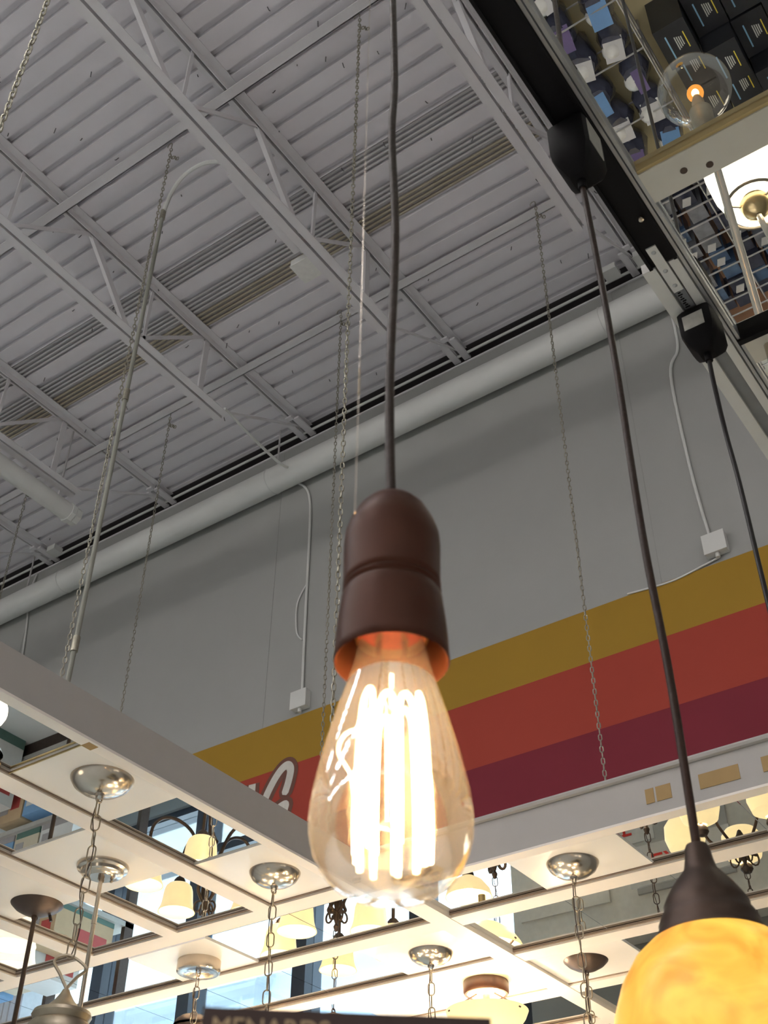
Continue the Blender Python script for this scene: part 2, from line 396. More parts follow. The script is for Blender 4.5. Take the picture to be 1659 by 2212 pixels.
MB().box(V(3.735, 3.285, 6.245), V(3.905, 3.435, 6.25)).build('cover_plate', mat('box_cover', (.75, .75, .72), .4), b)
o = MB().tube([V(*p) for p in spline([(4.50, 4.66, 6.25), (4.62, 4.68, 6.27), (4.9, 4.7, 6.26), (5.30, 4.73, 6.30), (5.50, 4.74, 6.50)], 6)], 0.012, 8).build('joist_conduit', WHITEP, None, True)
tag(o, 'thin white conduit leading from the end of a joist chord to the wall', 'conduit')

# --- wall conduits with boxes
def wall_conduit(name, pts, boxyz, label):
    boxyz = (boxyz[0]*KW, boxyz[1]*KW); pts = [(a*KW, b*KW) for a, b in pts]
    t = empty(name, (WX, boxyz[0], boxyz[1]+ZC)); tag(t, label, 'conduit')
    MB().tube([V(WX-0.014, p[0], p[1]) for p in sp2(pts, 6)], 0.010, 8).build('conduit_run', WALL if False else WHITEP, t, True)
    y, z = boxyz
    MB().box(V(WX-.05, y-.065, z-.055), V(WX, y+.065, z+.075)).build('box_body', WHITEP, t)
    MB().box(V(WX-.058, y-.068, z-.058), V(WX-.05, y+.068, z+.078)).build('cover_plate', WHITEP, t)
    MB().tube([V(WX-.03, y, z-.057), V(WX-.03, y, z-.085)], .014, 10).build('gland', WHITEP, t, True)
wall_conduit('wall_conduit', [(4.95, 6.50), (4.80, 6.36), (4.74, 6.2), (4.72, 5.9), (4.71, 4.9), (4.70, 4.40)], (4.70, 4.315), 'white conduit and box on the grey wall above the lettered yellow stripe')
wall_conduit('wall_conduit', [(1.58, 6.46), (1.575, 6.2), (1.59, 6.0), (1.67, 5.8), (1.67, 5.0), (1.64, 4.42)], (1.61, 4.33), 'white conduit and box on the grey wall feeding a thin cable over the yellow stripe')
o = MB().tube([V(WX-.012, p[0]*KW, p[1]*KW) for p in sp2([(1.61, 4.255), (1.70, 4.24), (1.92, 4.21), (2.2, 4.232)], 8)], 0.006, 6).build('wall_cable', WHITEP, None, True)
tag(o, 'thin white cable lying along the top edge of the yellow stripe', 'cable')
o = MB().tube([V(WX-.012, p[0]*KW, p[1]*KW) for p in sp2([(4.72, 5.35), (4.80, 5.2), (4.79, 4.95), (4.73, 4.85)], 8)], 0.006, 6).build('loose_cable', WHITEP, None, True)
tag(o, 'short loose white cable looping beside a wall conduit', 'cable')
o = MB().tube([V(WX-.014, p[0]*KW, p[1]*KW) for p in sp2([(8.10, 6.86), (8.15, 6.6), (8.08, 6.32), (8.03, 5.9)], 8)], 0.009, 6).build('bent_wall_conduit', WHITEP, None, True)
tag(o, 'thin bent white conduit on the grey wall nearest the capped pipe', 'conduit')

# --- striped banner with script lettering
t = empty('striped_banner', (WX, 3, 2.7+ZC)); tag(t, 'yellow, orange and crimson striped band on the grey wall with white script lettering', 'wall banner')
for nm, a, b, mt in (('yellow_stripe', 3.79, 4.15, YELLOW), ('orange_stripe', 3.345, 3.79, ORANGE), ('crimson_stripe', 2.7, 3.345, CRIMSON)):
    MB().box(V(WX-.006, -3, a), V(WX-.001, 8.2, b)).build(nm, mt, t)
def ribbon(path, wd, x, m, name, th=0.004):
    # flattened brush stroke on the wall plane
    pts = [V(0, y*KW, z*KW) for y, z in path]
    ext0 = pts[0] + (pts[0]-pts[1]).normalized()*wd*.3; ext1 = pts[-1] + (pts[-1]-pts[-2]).normalized()*wd*.3
    n = len(pts); mb = MB().tube([ext0]+pts+[ext1], [wd*.30]+[wd*.5]*n+[wd*.30], 12)
    for v in mb.v: v.x = x + v.x*.04
    return mb.build(name, m, t, True)
G1 = sp2([(4.80, 3.66), (4.775, 3.74), (4.765, 3.82), (4.80, 3.86), (4.86, 3.83), (4.93, 3.74), (4.99, 3.62), (5.03, 3.48), (5.02, 3.36), (4.93, 3.30), (4.83, 3.38), (4.80, 3.52), (4.80, 3.57), (4.92, 3.53)])
N1 = sp2([(5.20, 3.30), (5.15, 3.55), (5.10, 3.80)]) + sp2([(5.10, 3.80), (5.09, 3.55), (5.06, 3.34)])
I1 = sp2([(5.36, 3.32), (5.31, 3.55), (5.27, 3.73)])
for pth in (I1, N1, G1): ribbon(pth, 0.125, WX-.0075, LETTERB, 'letter_outline')
for pth in (I1, N1, G1): ribbon(pth, 0.062, WX-.0110, LETTERW, 'letter_stroke')

# --- shop-front window (seen only in the ceiling mirrors) and the ground outside
wn1 = empty('window_1', (WX+.1, 5, .12)); struct(wn1)
for y in (3.03, 3.71, 4.55, 5.47, 6.29, 7.07): MB().box((WX+.02, y-.05, .12), (WX+.18, y+.05, 2.45)).build('mullion', MULL, wn1)
for z in (.14, .50, 2.43): MB().box((WX+.03, 3.0, z-.03), (WX+.17, 7.1, z+.03)).build('window_rail', MULL, wn1)
ys = [3.03, 3.71, 4.55, 5.47, 6.29, 7.07]
for a, b in zip(ys, ys[1:]): MB().box((WX+.09, a+.05, .17), (WX+.096, b-.05, 2.40)).build('pane', WINGLASS, wn1)
o = MB().box((WX+.2, -15, -.12), (8.9, 25, -.02)).build('sidewalk', mat('concrete', (.55, .55, .54), .8, nscale=6)); struct(o)
o = MB().box((8.9, -25, -.3), (45, 40, -.06)).build('parking_lot', mat('asphalt', (.17, .21, .26), .7, nscale=.9, namt=.5)); struct(o)
o = MB().box((WX+.2, -15, 3.4), (7.2, 25, 3.6)).build('trim_1', WALL); struct(o)
for k in range(16):
    y = 3.5 + k*.78; x = 11.6+random.uniform(-.5, .5)
    m = MB()
    for j in range(70):
        a = random.uniform(0, 2*PI); q = random.uniform(0, .27); c = Vector((x+q*math.cos(a), y+q*math.sin(a), random.uniform(.02, .55)))
        d = Vector((random.uniform(-1, 1), random.uniform(-1, 1), random.uniform(-.2, 1))).normalized()*.10; e = d.orthogonal().normalized()*.035
        m.add([c-d, c+e, c+d, c-e], [(0, 1, 2, 3)])
    tag(m.build('shrub', mat('shrub_leaves', (.05, .08, .06), .7), None, origin=(x, y, 0)), 'low dark shrub along the parking lot outside the shop window', 'shrub', 'shrubs outside')
t = empty('front_column', (5.38, 6.76, 0)); tag(t, 'white column with grooved face beside the shop window', 'column')
MB().box((5.26, 6.62, 0), (5.49, 6.88, 3.9)).build('column_body', mat('column_white', (.70, .74, .78), .4), t)
for y in (6.68, 6.74, 6.80): MB().box((5.255, y-.004, 0), (5.26, y+.004, 3.9)).build('groove_strip', MATS['grey_conduit'], t)

# ================================================================== SUSPENDED DISPLAY GRID (mirrors and white tiles)
GZ = 1.15
def panel_mesh(sx, sy, m, name): return MB().box((-sx/2, -sy/2, 0), (sx/2, sy/2, .005)).mesh(name, m)
def put_panel(parent, x0, x1, y0, y1, kind):
    m = PANEL if kind == 'w' else MIRROR; nm = 'white_tile' if kind == 'w' else 'mirror_tile'
    z = GZ + (0.008 if kind == 'w' else 0.012)
    key = (nm, round(x1-x0, 4), round(y1-y0, 4))
    if key not in PM: PM[key] = panel_mesh(x1-x0-.002, y1-y0-.002, m, nm)
    part(nm, PM[key], parent, V((x0+x1)/2, (y0+y1)/2, z))
PM = {}
def gbar(parent, a, b, name='grid_bar', h=0.022, m=None):
    return MB().box(V(a[0], a[1], GZ), V(b[0], b[1], GZ+h)).build(name, m or FRAME, parent)

# left wing: bars run along X, tiles edge to edge between them
gl = empty('display_grid', V(1, 3, GZ)); tag(gl, 'suspended lamp-display grid of mirrors and white tiles holding the lantern and rod pendants', 'display grid')
yb = [1.685, 1.935, 2.25, 2.562, 2.872, 3.185, 3.495, 3.805, 4.12]
wid = [.025, .055, .05, .055, .05, .055, .05, .055, .05]
XL = -0.60
for k, (y, wd) in enumerate(zip(yb, wid)): gbar(gl, (XL, y), (2.245, y+wd))
xe = [2.24-.283*k for k in range(0, 11)]
whites_left = {(0, 0), (0, 2), (1, 1), (2, 1), (3, 3), (4, 2)}
for r in range(8):
    ya, yc = yb[r]+wid[r], yb[r+1]
    for c in range(10):
        put_panel(gl, xe[c+1], xe[c], ya, yc, 'w' if (r, c) in whites_left else 'm')
MB().box(V(XL, 1.676, GZ-.002), V(2.296, 1.684, GZ+.088)).build('fascia_board', FASC, gl)
MB().box(V(XL, 1.674, GZ-.008), V(2.296, 1.702, GZ-.002)).build('edge_strip', FRAME, gl)
MB().box(V(1.375, 1.680, GZ-.0085), V(1.40, 1.7025, GZ-.007)).build('tape_patch', TAPE, gl)
MB().tube([V(1.391, 1.712, GZ+.006), V(1.391, 1.933, GZ+.006)], .0025, 6).build('gilt_edge', BRASS, gl, True)
# far wing: bars run along Y
gf = empty('display_grid', V(3.6, 2, GZ)); tag(gf, 'suspended cream lamp-display grid of mirrors and white tiles under the striped wall', 'display grid')
xb = [2.245, 2.56, 2.88, 3.195, 3.51, 3.825, 4.14, 4.455, 4.77]
YT, YBt = 4.15, -.7
for k, x in enumerate(xb):
    lo = YBt if k else 1.655
    gbar(gf, (x, lo), (x+.06, YT))
MB().box(V(2.331, 1.60, GZ-.0015), V(4.83, 1.658, GZ+.0205)).build('cross_bar', FRAME, gf)
MB().box(V(2.331, .26, GZ-.0015), V(4.83, .30, GZ+.0205)).build('cross_bar', FRAME, gf)
MB().box(V(2.298, -.7, GZ-.002), V(2.312, 1.674, GZ+.095)).build('fascia_board', FASC, gf)
MB().box(V(2.297, -.7, GZ-.007), V(2.33, 1.674, GZ-.0018)).build('edge_strip', FRAME, gf)
MB().tube([V(2.297, -.7, GZ+.098), V(2.297, 1.67, GZ+.098)], .008, 8).build('top_bead', FASC, gf, True)
for (ya, yc) in ((.905, .925), (.865, .90), (.71, .80), (.64, .66)):
    MB().box(V(2.2968, ya, GZ+.024), V(2.298, yc, GZ+.058)).build('tape_patch', TAPE, gf)
yu = [1.658+.286*k for k in range(0, 10)]; yd = [1.60-.2835*k for k in range(0, 9)]
white_far = {(0, 'u', 2), (1, 'u', 0), (2, 'u', 1), (2, 'u', 0), (0, 'd', 1), (2, 'd', 0), (4, 'd', 2), (3, 'u', 3), (2, 'u', 4)}
for c in range(8):
    xa, xc = xb[c]+.06, xb[c+1]
    if c == 0: xa = 2.33
    for k in range(8): put_panel(gf, xa, xc, yu[k], min(yu[k+1], YT), 'w' if (c, 'u', k) in white_far else 'm')
    for k in range(8): put_panel(gf, xa, xc, yd[k+1], yd[k], 'w' if (c, 'd', k) in white_far else 'm')
GAPSH = mat('bar_gap_shade', (.20, .15, .12), .6)  # dark strips paint the shadow gap and lip reflection beside each bar
for k, x in enumerate(xb): MB().box(V(x-.006, YBt if k else 1.655, GZ+.006), V(x, YT, GZ+.011)).build('shade_line', GAPSH, gf)
for k, y in enumerate(yb[1:]): MB().box(V(XL, y-.004, GZ+.004), V(2.24, y, GZ+.0075)).build('shade_line', GAPSH, gl)
# screw holes in the bar
for (x, y) in ((2.38, 1.63), (2.41, 1.63), (2.27, 1.73)): MB().lathe(V(x, y, GZ-.0008), [(.0001, 0), (.004, 0), (.004, .002)], 10).build('screw_hole', BRONZE, gf)
# right wing: over the photographer, beside the power track
gr = empty('display_grid', V(1, -.2, GZ)); tag(gr, 'suspended lamp-display grid with mirrors reflecting shelves, beside the black power track', 'display grid')
OLDW = mat('yellowed_frame', (.60, .56, .49), .5, nscale=20, namt=.08)
YLIP = mat('yellowed_lip', (.50, .36, .16), .5, nscale=20, namt=.15)
for x in (-.43, -.12, .19, .50, .81, 1.115, 1.43, 1.745, 2.06):
    gbar(gr, (x, -1.3), (x+.045, .23), m=OLDW)
    MB().box(V(x-.004, -1.3, GZ+.002), V(x, .23, GZ+.022)).build('bar_lip', YLIP, gr)
for yy in (.158, .185):
    MB().lathe(V(.833 if yy > .17 else .842, yy, GZ-.0008), [(.0001, 0), (.0042, 0), (.0042, .002)], 12).build('screw_hole', BRONZE, gr)
MB().box(V(1.107, -1.3, GZ-.004), V(1.115, .235, GZ+.02)).build('black_trim', BLACK, gr)
for c, x in enumerate((-.43, -.12, .19, .50, .81, 1.115, 1.43, 1.745)):
    x1 = (-.12, .19, .50, .81, 1.115, 1.43, 1.745, 2.06)[c]
    for ya, yc in ((-.09, .23), (-.40, -.09), (-.71, -.40)): put_panel(gr, x+.045, x1-.004, ya, yc, 'm')
for a, b, z0 in ((.230, .234, 0), (.2355, .2395, -.002)):
    MB().box(V(-.5, a, GZ+z0), V(2.25, b, GZ+.02)).build('aluminium_edge', ALU, gr)
MB().box(V(-.5, .256, GZ+.013), V(2.28, .268, GZ+.075)).build('fascia_board', FASC, gr)

# power track: black channel then white channel
t = empty('power_track', V(.3, .255, GZ)); tag(t, 'black electrical plug-in track along the edge of the display grid', 'power track')
MB().box(V(-.5, .2400, GZ-.004), V(.936, .2760, GZ+.012)).build('track_body', BLACK, t)
for y in (.2405, .2720): MB().box(V(-.5, y, GZ-.008), V(.936, y+.004, GZ-.004)).build('track_lip', BLACK, t)
MB().lathe(V(.862, .252, GZ-.0075), [(.0001, 0), (.003, .0005), (.0042, .002), (.0042, .004)], 14).build('screw_head', NICKEL, t, True)
t2 = empty('channel_rail', V(1.4, .26, GZ)); tag(t2, 'white aluminium channel rail continuing from the black power track', 'rail')
WCH = mat('channel_white', (.62, .60, .575), .4, nscale=30, namt=.05)
GCH = mat('channel_grey', (.20, .20, .21), .5, nscale=30, namt=.15)
MB().box(V(.938, .2415, GZ-.004), V(2.27, .2525, GZ+.012)).box(V(.938, .270, GZ-.004), V(2.27, .2865, GZ+.012)).build('rail_edge', WCH, t2)
MB().box(V(.938, .2525, GZ+.002), V(2.27, .270, GZ+.008)).build('rail_floor', GCH, t2)
jp = MB().box(V(.905, .2545, GZ-.006), V(.985, .267, GZ-.001)).build('joiner_plate', WCH, t2)
for x in (.914, .947, .974): MB().lathe(V(x, .2608, GZ-.0075), [(.0001, 0), (.002, .0003), (.003, .0012)], 12).build('screw_head', ALU, jp, True)
st = MB().box(V(.986, .2545, GZ-.0005), V(1.022, .267, GZ+.0015)).build('rating_label', GCH, t2)
for k in range(9):
    x = .988+.0037*k; MB().box(V(x, .262-.001*(k % 3), GZ-.0009), V(x+.002, .266-.0012*(k % 2), GZ-.0005)).build('print_mark', BLACK, st)

# ================================================================== CHAINS FROM THE ROOF
def link_into(mb, c, L, W, r, turn, nseg=5, nr=5):
    h = L/2 - W/2; ca, sa = math.cos(turn), math.sin(turn)
    pts = []
    for s, a0 in ((1, 0), (-1, PI)):
        for k in range(nseg):
            a = a0 + PI*k/(nseg-1)
            pts.append((math.cos(a)*(W/2-r), s*0 + (h if s > 0 else -h) + math.sin(a)*(W/2-r)))
    mb.tube([Vector(c)+Vector((x*ca, x*sa, z)) for x, z in pts], r, nr, closed=True)
def support_chain(x, y, z0, z1, label, L=.038, W=.021, r=.0032):
    t = empty('suspension_chain', V(x, y, z0)); tag(t, label, 'chain')
    mb = MB(); p = L-2*r-.001; n = int((z1-z0)/p); sw = random.uniform(0, 1)
    for k in range(n): link_into(mb, V(x, y, z0+p*(k+.5)), L, W, r, .6+(PI/2 if k % 2 else 0)+.35*math.sin(k*.11+sw*6)+random.uniform(-.1, .1))
    o = mb.build('links', ZINC, t, True); o['kind'] = 'stuff'
    MB().tube([V(x, y, z1-.01)] + arc(V(x, y+.02, z1+.03), .02, -PI, .4, 8, (0, 1, 0), (0, 0, -1)), .003, 6).build('hook', ZINC, t, True)
    # spare tail of links looped back near the top
    tb = MB()
    for k in range(4): link_into(tb, V(x+.012+.008*k, y-.012*k, z1-.10-.006*k), L, W, r, .3+PI/2*(k % 2))
    tb.build('tail_links', ZINC, t, True)['kind'] = 'stuff'
support_chain(4.62, 2.04, 1.17, 6.82, 'long galvanised chain hanging in front of the stripes, beside the brown pendant cord')
support_chain(2.85, 2.235, 1.17, 6.82, 'long galvanised chain hanging behind the bronze bulb socket')
support_chain(4.64, 3.705, 1.17, 6.82, 'long galvanised chain hanging beside the letters on the orange stripe')
support_chain(2.865, 3.765, 1.17, 6.82, 'galvanised chain hanging alongside the thin vertical drop pipe')
support_chain(4.72, 5.50, 1.17, 6.82, 'thin galvanised chain hanging against the plain grey wall')
support_chain(1.05, 2.26, 1.17, 6.82, 'heavy galvanised chain crossing the roof deck far from the wall', L=.042, W=.024, r=.0038)
support_chain(4.66, 7.12, 1.17, 6.82, 'galvanised chain hanging beside the end of the capped pipe')

# ================================================================== LAMPS HANGING FROM THE GRID
LINKM = {}
def chain_links(parent, x, y, z_top, n, m, L=.037, W=.020, r=.0016, bend=0.0):
    key = (m.name, L)
    if key not in LINKM:
        mb = MB(); link_into(mb, (0, 0, 0), L, W, r, 0, 7, 6); LINKM[key] = mb.mesh('link', m, True)
    p = L-2*r-.0015
    for k in range(n):
        part('link', LINKM[key], parent, V(x+bend*math.sin(k*.5), y, z_top-p*(k+.5)), (0, 0, .5+(PI/2 if k % 2 else 0)+random.uniform(-.15, .15)))
    return z_top-p*n
def wire_in_chain(parent, x, y, z0, z1, m=None):
    pts = [V(x+.006*math.sin(i*1.3), y+.006*math.cos(i*1.3), z1+(z0-z1)*i/10) for i in range(11)]
    MB().tube(spline(pts, 3), .0012, 5).build('lamp_wire', m or BRONZE, parent, True)
def canopy(parent, x, y, style, m, R=.062):
    z = GZ+.008
    if style == 'dome': prof = [(.0001, -.040), (.008, -.040), (.010, -.034), (.022, -.032), (.040, -.026), (.054, -.016), (.0615, -.004), (.0625, 0)]
    elif style == 'stepped': prof = [(.0001, -.028), (.030, -.028), (.036, -.022), (.050, -.019), (.052, -.012), (.060, -.009), (.0625, -.003), (.0625, 0)]
    elif style == 'drum': prof = [(.0001, -.030), (.030, -.030), (.034, -.033), (.058, -.033), (.061, -.030), (.061, 0)]
    else: prof = [(.0001, -.030), (.012, -.030), (.030, -.024), (.050, -.013), (.0615, -.002), (.0625, 0)]
    c = MB().lathe(V(x, y, z), [(r*R/.0625, zz) for r, zz in prof], 40).build('canopy', m, parent, True)
    low = prof[0][1]
    MB().tube(arc(V(x, y, z+low-.004), .008, 0, 2*PI, 12, (1, 0, 0), (0, 0, 1))[:-1], .0022, 6, closed=True).build('canopy_loop', m, c, True)
    return z+low-.008
def bell(c, r0, r1, h, n=24, flare=1.0, up=1):
    fr = [(0, 0), (.32, .05), (.52, .13), (.62, .25), (.67, .40), (.70, .55), (.75, .70), (.84, .84), (.95, .94), (1.0, 1.0)]
    prof = [(r0+(r1-r0)*a, up*h*b) for a, b in fr]
    prof += [(r-.003, z) for r, z in prof[::-1]]
    return MB().lathe(c, prof, n)

# lantern on the first chain (its pewter cap reaches into view)
t = empty('chain_lantern', V(1.55, 1.826, .5)); tag(t, 'pewter lantern on a long chain from the nickel dome beside the gilt-edged mirror', 'lamp')
x, y = 1.523, 1.797
zb = canopy(t, x, y, 'dome', NICKEL, .0665); ze = chain_links(t, x, y, zb, 10, PEWTER, bend=.004); wire_in_chain(t, x, y, zb, ze)
lp = MB().tube(spline([V(x, y, ze-.055), V(x-.010, y+.012, ze-.03), V(x-.020, y+.024, ze-.004), V(x-.004, y+.004, ze+.006), V(x+.02, y-.022, ze-.016), V(x+.010, y-.010, ze-.035), V(x, y, ze-.055)], 6), .003, 6).build('hanging_loop', PEWTER, t, True)
cap = MB().lathe(V(x, y, ze-.055), [(.0001, 0), (.006, -.002), (.010, -.010), (.018, -.022), (.030, -.034), (.040, -.040), (.052, -.043), (.055, -.050), (.050, -.060), (.058, -.068), (.060, -.085), (.052, -.105)], 28).build('lantern_cap', PEWTER, t, True)
MB().lathe(V(x, y, ze-.16), [(.050, 0), (.062, -.06), (.066, -.14), (.045, -.19), (.0001, -.20)], 24).build('lantern_glass', SHADE, t, True)
# rod lamp on second nickel canopy
t = empty('rod_pendant', V(1.84, 2.115, .5)); tag(t, 'rod-hung pendant with tiered nickel canopy on the tile behind the lantern chain', 'lamp')
x, y = 1.842, 2.118; zb = canopy(t, x, y, 'stepped', NICKEL)
MB().tube([V(x, y, zb+.01), V(x, y, .45)], .0052, 10).build('rod', NICKEL, t, True)
MB().tube([V(x, y, 1.02), V(x, y, 1.04)], .0065, 10).build('rod_joint', NICKEL, t, True)
MB().sphere(V(x+.022, y-.012, zb+.004), .004, 10).build('canopy_screw', PEWTER, t, True)
sc = MB().lathe(V(x, y, .45), [(.006, .02), (.02, 0), (.024, -.03), (.0001, -.03)], 20).build('socket_cup', NICKEL, t, True)
bell(V(x, y, .43), .022, .07, -.13).build('shade', SHADE, t, True)
# dark rod lamp
t = empty('rod_pendant', V(1.91, 2.42, .5)); tag(t, 'dark bronze rod-hung pendant with bronze dome canopy near a white column reflection', 'lamp')
x, y = 1.915, 2.425; zb = canopy(t, x, y, 'shallow', BRONZE, .066)
MB().tube([V(x, y, zb+.01), V(x, y, .40)], .0058, 10).build('rod', BRONZE, t, True)
MB().tube([V(x+.03, y-.02, zb+.015), V(x+.034, y-.024, zb+.0)], .004, 8).build('canopy_screw', BRONZE, t, True)
MB().lathe(V(x, y, .40), [(.006, .02), (.02, 0), (.026, -.03), (.0001, -.03)], 20).build('socket_cup', BRONZE, t, True)
bell(V(x, y, .38), .022, .075, -.13).build('shade', SHADE, t, True)

# chandeliers: chain, column, curved arms with glass shades
def chandelier(x, y, zscroll, label, can='dome', cm=BRONZE, m=BRONZE, narm=5, Rarm=.20, col=.26, shade=SHADE, sh='bell', turn=0.3, show_can=True, drop=.12, rs=.0060, scale=1.0, rise=.10, down=False):
    t = empty('chandelier', V(x, y, zscroll-col-.2)); tag(t, label, 'chandelier')
    zb = canopy(t, x, y, can, cm)
    n = max(1, int((zb-zscroll)/.0323)); ze = chain_links(t, x, y, zb, n, m); wire_in_chain(t, x, y, zb, ze)
    zs = ze
    MB().lathe(V(x, y, zs), [(.0001, .008), (.006, .004), (.010, -.01), (.005, -.02), (.008, -.03), (.013, -.045), (.008, -.07), (.009, -.5*col), (.014, -.6*col), (.009, -.7*col), (.010, -.93*col), (.022, -.97*col), (.024, -col), (.012, -col-.02), (.006, -col-.035), (.0001, -col-.04)], 18).build('column', m, t, True)
    for k in range(narm):
        a = turn+2*PI*k/narm; d = Vector((math.cos(a), math.sin(a), 0)); c = V(x, y, zs)
        pts = [c+d*.008+Vector((0, 0, -.06)), c+d*.030*scale+Vector((0, 0, -.30*col-.02)), c+d*.025*scale+Vector((0, 0, -.62*col)), c+d*.07*scale+Vector((0, 0, -col-.02)), c+d*Rarm*.7+Vector((0, 0, -col-drop*.55)), c+d*Rarm*.97+Vector((0, 0, -col-drop*.25)), c+d*Rarm+Vector((0, 0, -col+rise-.05))]
        arm = MB().tube(spline(pts, 7), rs, 8).build('arm', m, t, True)
        # curl at the head of each arm
        cu = [c+d*(.014+.020*scale*(1-math.cos(q))*(1-q/7))+Vector((0, 0, -.05+.03*scale*math.sin(q)*(1-q/8))) for q in [i*.45 for i in range(12)]]
        MB().tube(cu, rs*.6, 6).build('scroll', m, arm, True)
        p = c+d*Rarm+Vector((0, 0, -col+rise-.05))
        MB().lathe(p, [(.0001, -.012), (.012, -.010), (.020, 0), (.022, .012), (.014, .024), (.0001, .026)], 16).build('cup', m, arm, True)
        MB().sphere(p+Vector((0, 0, (-.055 if down else .055)*scale)), .016, 12, 1.2).build('lamp_bulb', BULBW if shade is not DULLSH else DULLSH, arm, True)
        if sh == 'bell': bell(p+Vector((0, 0, .012)), .024, .066*scale, .105*scale, flare=1.4).build('shade', shade, arm, True)
        elif sh == 'bowl': MB().lathe(p+Vector((0, 0, .012)), [(.02, 0), (.05*scale, .018), (.075*scale, .05), (.082*scale, .075), (.079*scale, .075), (.07*scale, .05), (.045*scale, .022), (.018, .004)], 24).build('shade', shade, arm, True)
        else:
            sg = -1 if down else 1
            MB().lathe(p+Vector((0, 0, .01*sg)), [(r_, z_*sg) for r_, z_ in ((.022, 0), (.04*scale, .02), (.048*scale, .06), (.046*scale, .10), (.036*scale, .12), (.034*scale, .12), (.044*scale, .06), (.02, .004))], 24).build('shade', shade, arm, True)
    return t
chandelier(2.90, 2.79, .80, 'dark bronze chandelier with crossed curved arms and cream bell shades hung from a far tile', narm=5, Rarm=.215, col=.28, turn=2.5, rise=.12)
chandelier(3.15, 2.42, .84, 'bronze chandelier with cream bell shades hung behind the brown sign', narm=5, Rarm=.20, col=.16, turn=.6, rise=.16)
chandelier(3.34, 1.91, .70, 'ornate cast-bronze chandelier with scrolled arms and cream bowl shades beyond the wood-drum lamp', narm=3, Rarm=.20, col=.2, sh='bowl', turn=1.0, rs=.009, rise=.16)
chandelier(3.31, 1.345, .72, 'bronze-cup chandelier hung behind the glowing amber pendant', narm=3, Rarm=.15, col=.42, sh='tulip', turn=.9, shade=DULLSH)
chandelier(3.75, 1.20, .71, 'thin-armed bronze chandelier with yellow tulip shades near the taped fascia', narm=5, Rarm=.19, col=.10, sh='tulip', turn=2.81, scale=1.45, rs=.005, rise=.06, down=True)
# fixtures on the canopies that show: nickel domes with chains
chandelier(2.10, 1.803, .30, 'nickel chandelier on a long chain from the dome at the inner grid corner', cm=NICKEL, m=PEWTER, narm=3, Rarm=.17, col=.15)
chandelier(2.45, 1.190, .26, 'nickel chandelier on a long chain from the dome tile below the taped fascia', cm=NICKEL, m=PEWTER, narm=3, Rarm=.17, col=.15)
chandelier(2.76, 1.792, .36, 'nickel chandelier on a chain from the dome next to the wood-drum lamp', cm=NICKEL, m=PEWTER, narm=3, Rarm=.16, col=.15)
chandelier(3.05, 1.470, .34, 'bronze chandelier on a chain from the shallow bronze disc canopy', can='shallow', cm=BRONZE, m=PEWTER, narm=3, Rarm=.15, col=.15)
chandelier(2.455, 2.362, .40, 'nickel chandelier on a chain from the flat drum canopy', can='drum', cm=NICKEL, m=NICKEL, narm=3, Rarm=.17, col=.15)

# semi-flush bowl lamp with wooden drum canopy
t = empty('bowl_lamp', V(3.05, 1.79, .85)); tag(t, 'semi-flush alabaster bowl lamp with dark wooden drum canopy', 'lamp')
x, y = 3.045, 1.79; WOOD = mat('dark_wood', (.055, .022, .013), .4, nscale=25, namt=.4)
MB().lathe(V(x, y, GZ+.008), [(.064, 0), (.066, -.006), (.066, -.030), (.062, -.036), (.056, -.036)], 36).build('drum_canopy', WOOD, t, True)
MB().lathe(V(x, y, GZ-.026), [(.056, 0), (.05, -.003), (.02, -.003), (.0001, -.003)], 30).build('canopy_plate', mat('ivory_plate', (.75, .66, .5), .4), t, True)
MB().tube([V(x, y, GZ-.027), V(x, y, GZ-.24)], .011, 12).build('stem', BRASS, t, True)
for k in range(2): MB().sphere(V(x+.04*(1-2*k), y, GZ-.10), .018, 12).build('lamp_bulb', BULBW, t, True)
MB().lathe(V(x, y, GZ-.075), [(.118, 0), (.11, -.018), (.09, -.045), (.055, -.07), (.02, -.082), (.0001, -.084), (.0001, -.08), (.05, -.066), (.086, -.042), (.107, -.016), (.114, 0)], 36).build('bowl', SHADE, t, True)
for k in range(3):
    a = .4+2*PI*k/3; MB().bar(V(x+.03*math.cos(a), y+.03*math.sin(a), GZ-.03), V(x+.117*math.cos(a), y+.117*math.sin(a), GZ-.085), .006, .004).build('bowl_strap', BRONZE, t)

# globe pendant at the edge (real globe and its mirror image)
t = empty('globe_pendant', V(1.33, 1.925, .9)); tag(t, 'glowing white globe on a short stem beside the mirror that reflects cartons', 'lamp')
x, y = 1.315, 1.945
MB().lathe(V(x, y, GZ+.002), [(.0001, -.02), (.02, -.02), (.045, -.01), (.05, 0)], 24).build('canopy', NICKEL, t, True)
MB().tube([V(x, y, GZ-.015), V(x, y, GZ-.07)], .006, 8).build('stem', NICKEL, t, True)
MB().sphere(V(x, y, GZ-.095), .040, 24).build('globe', SHADEW, t, True)
# cluster lamp with tulip shades (seen in mirrors near the columns)
chandelier(2.62, 3.50, .78, 'bronze fixture with pale frosted tulip shades seen by the white column', narm=3, Rarm=.13, col=.10, sh='bell', shade=DULLSH, scale=1.25)

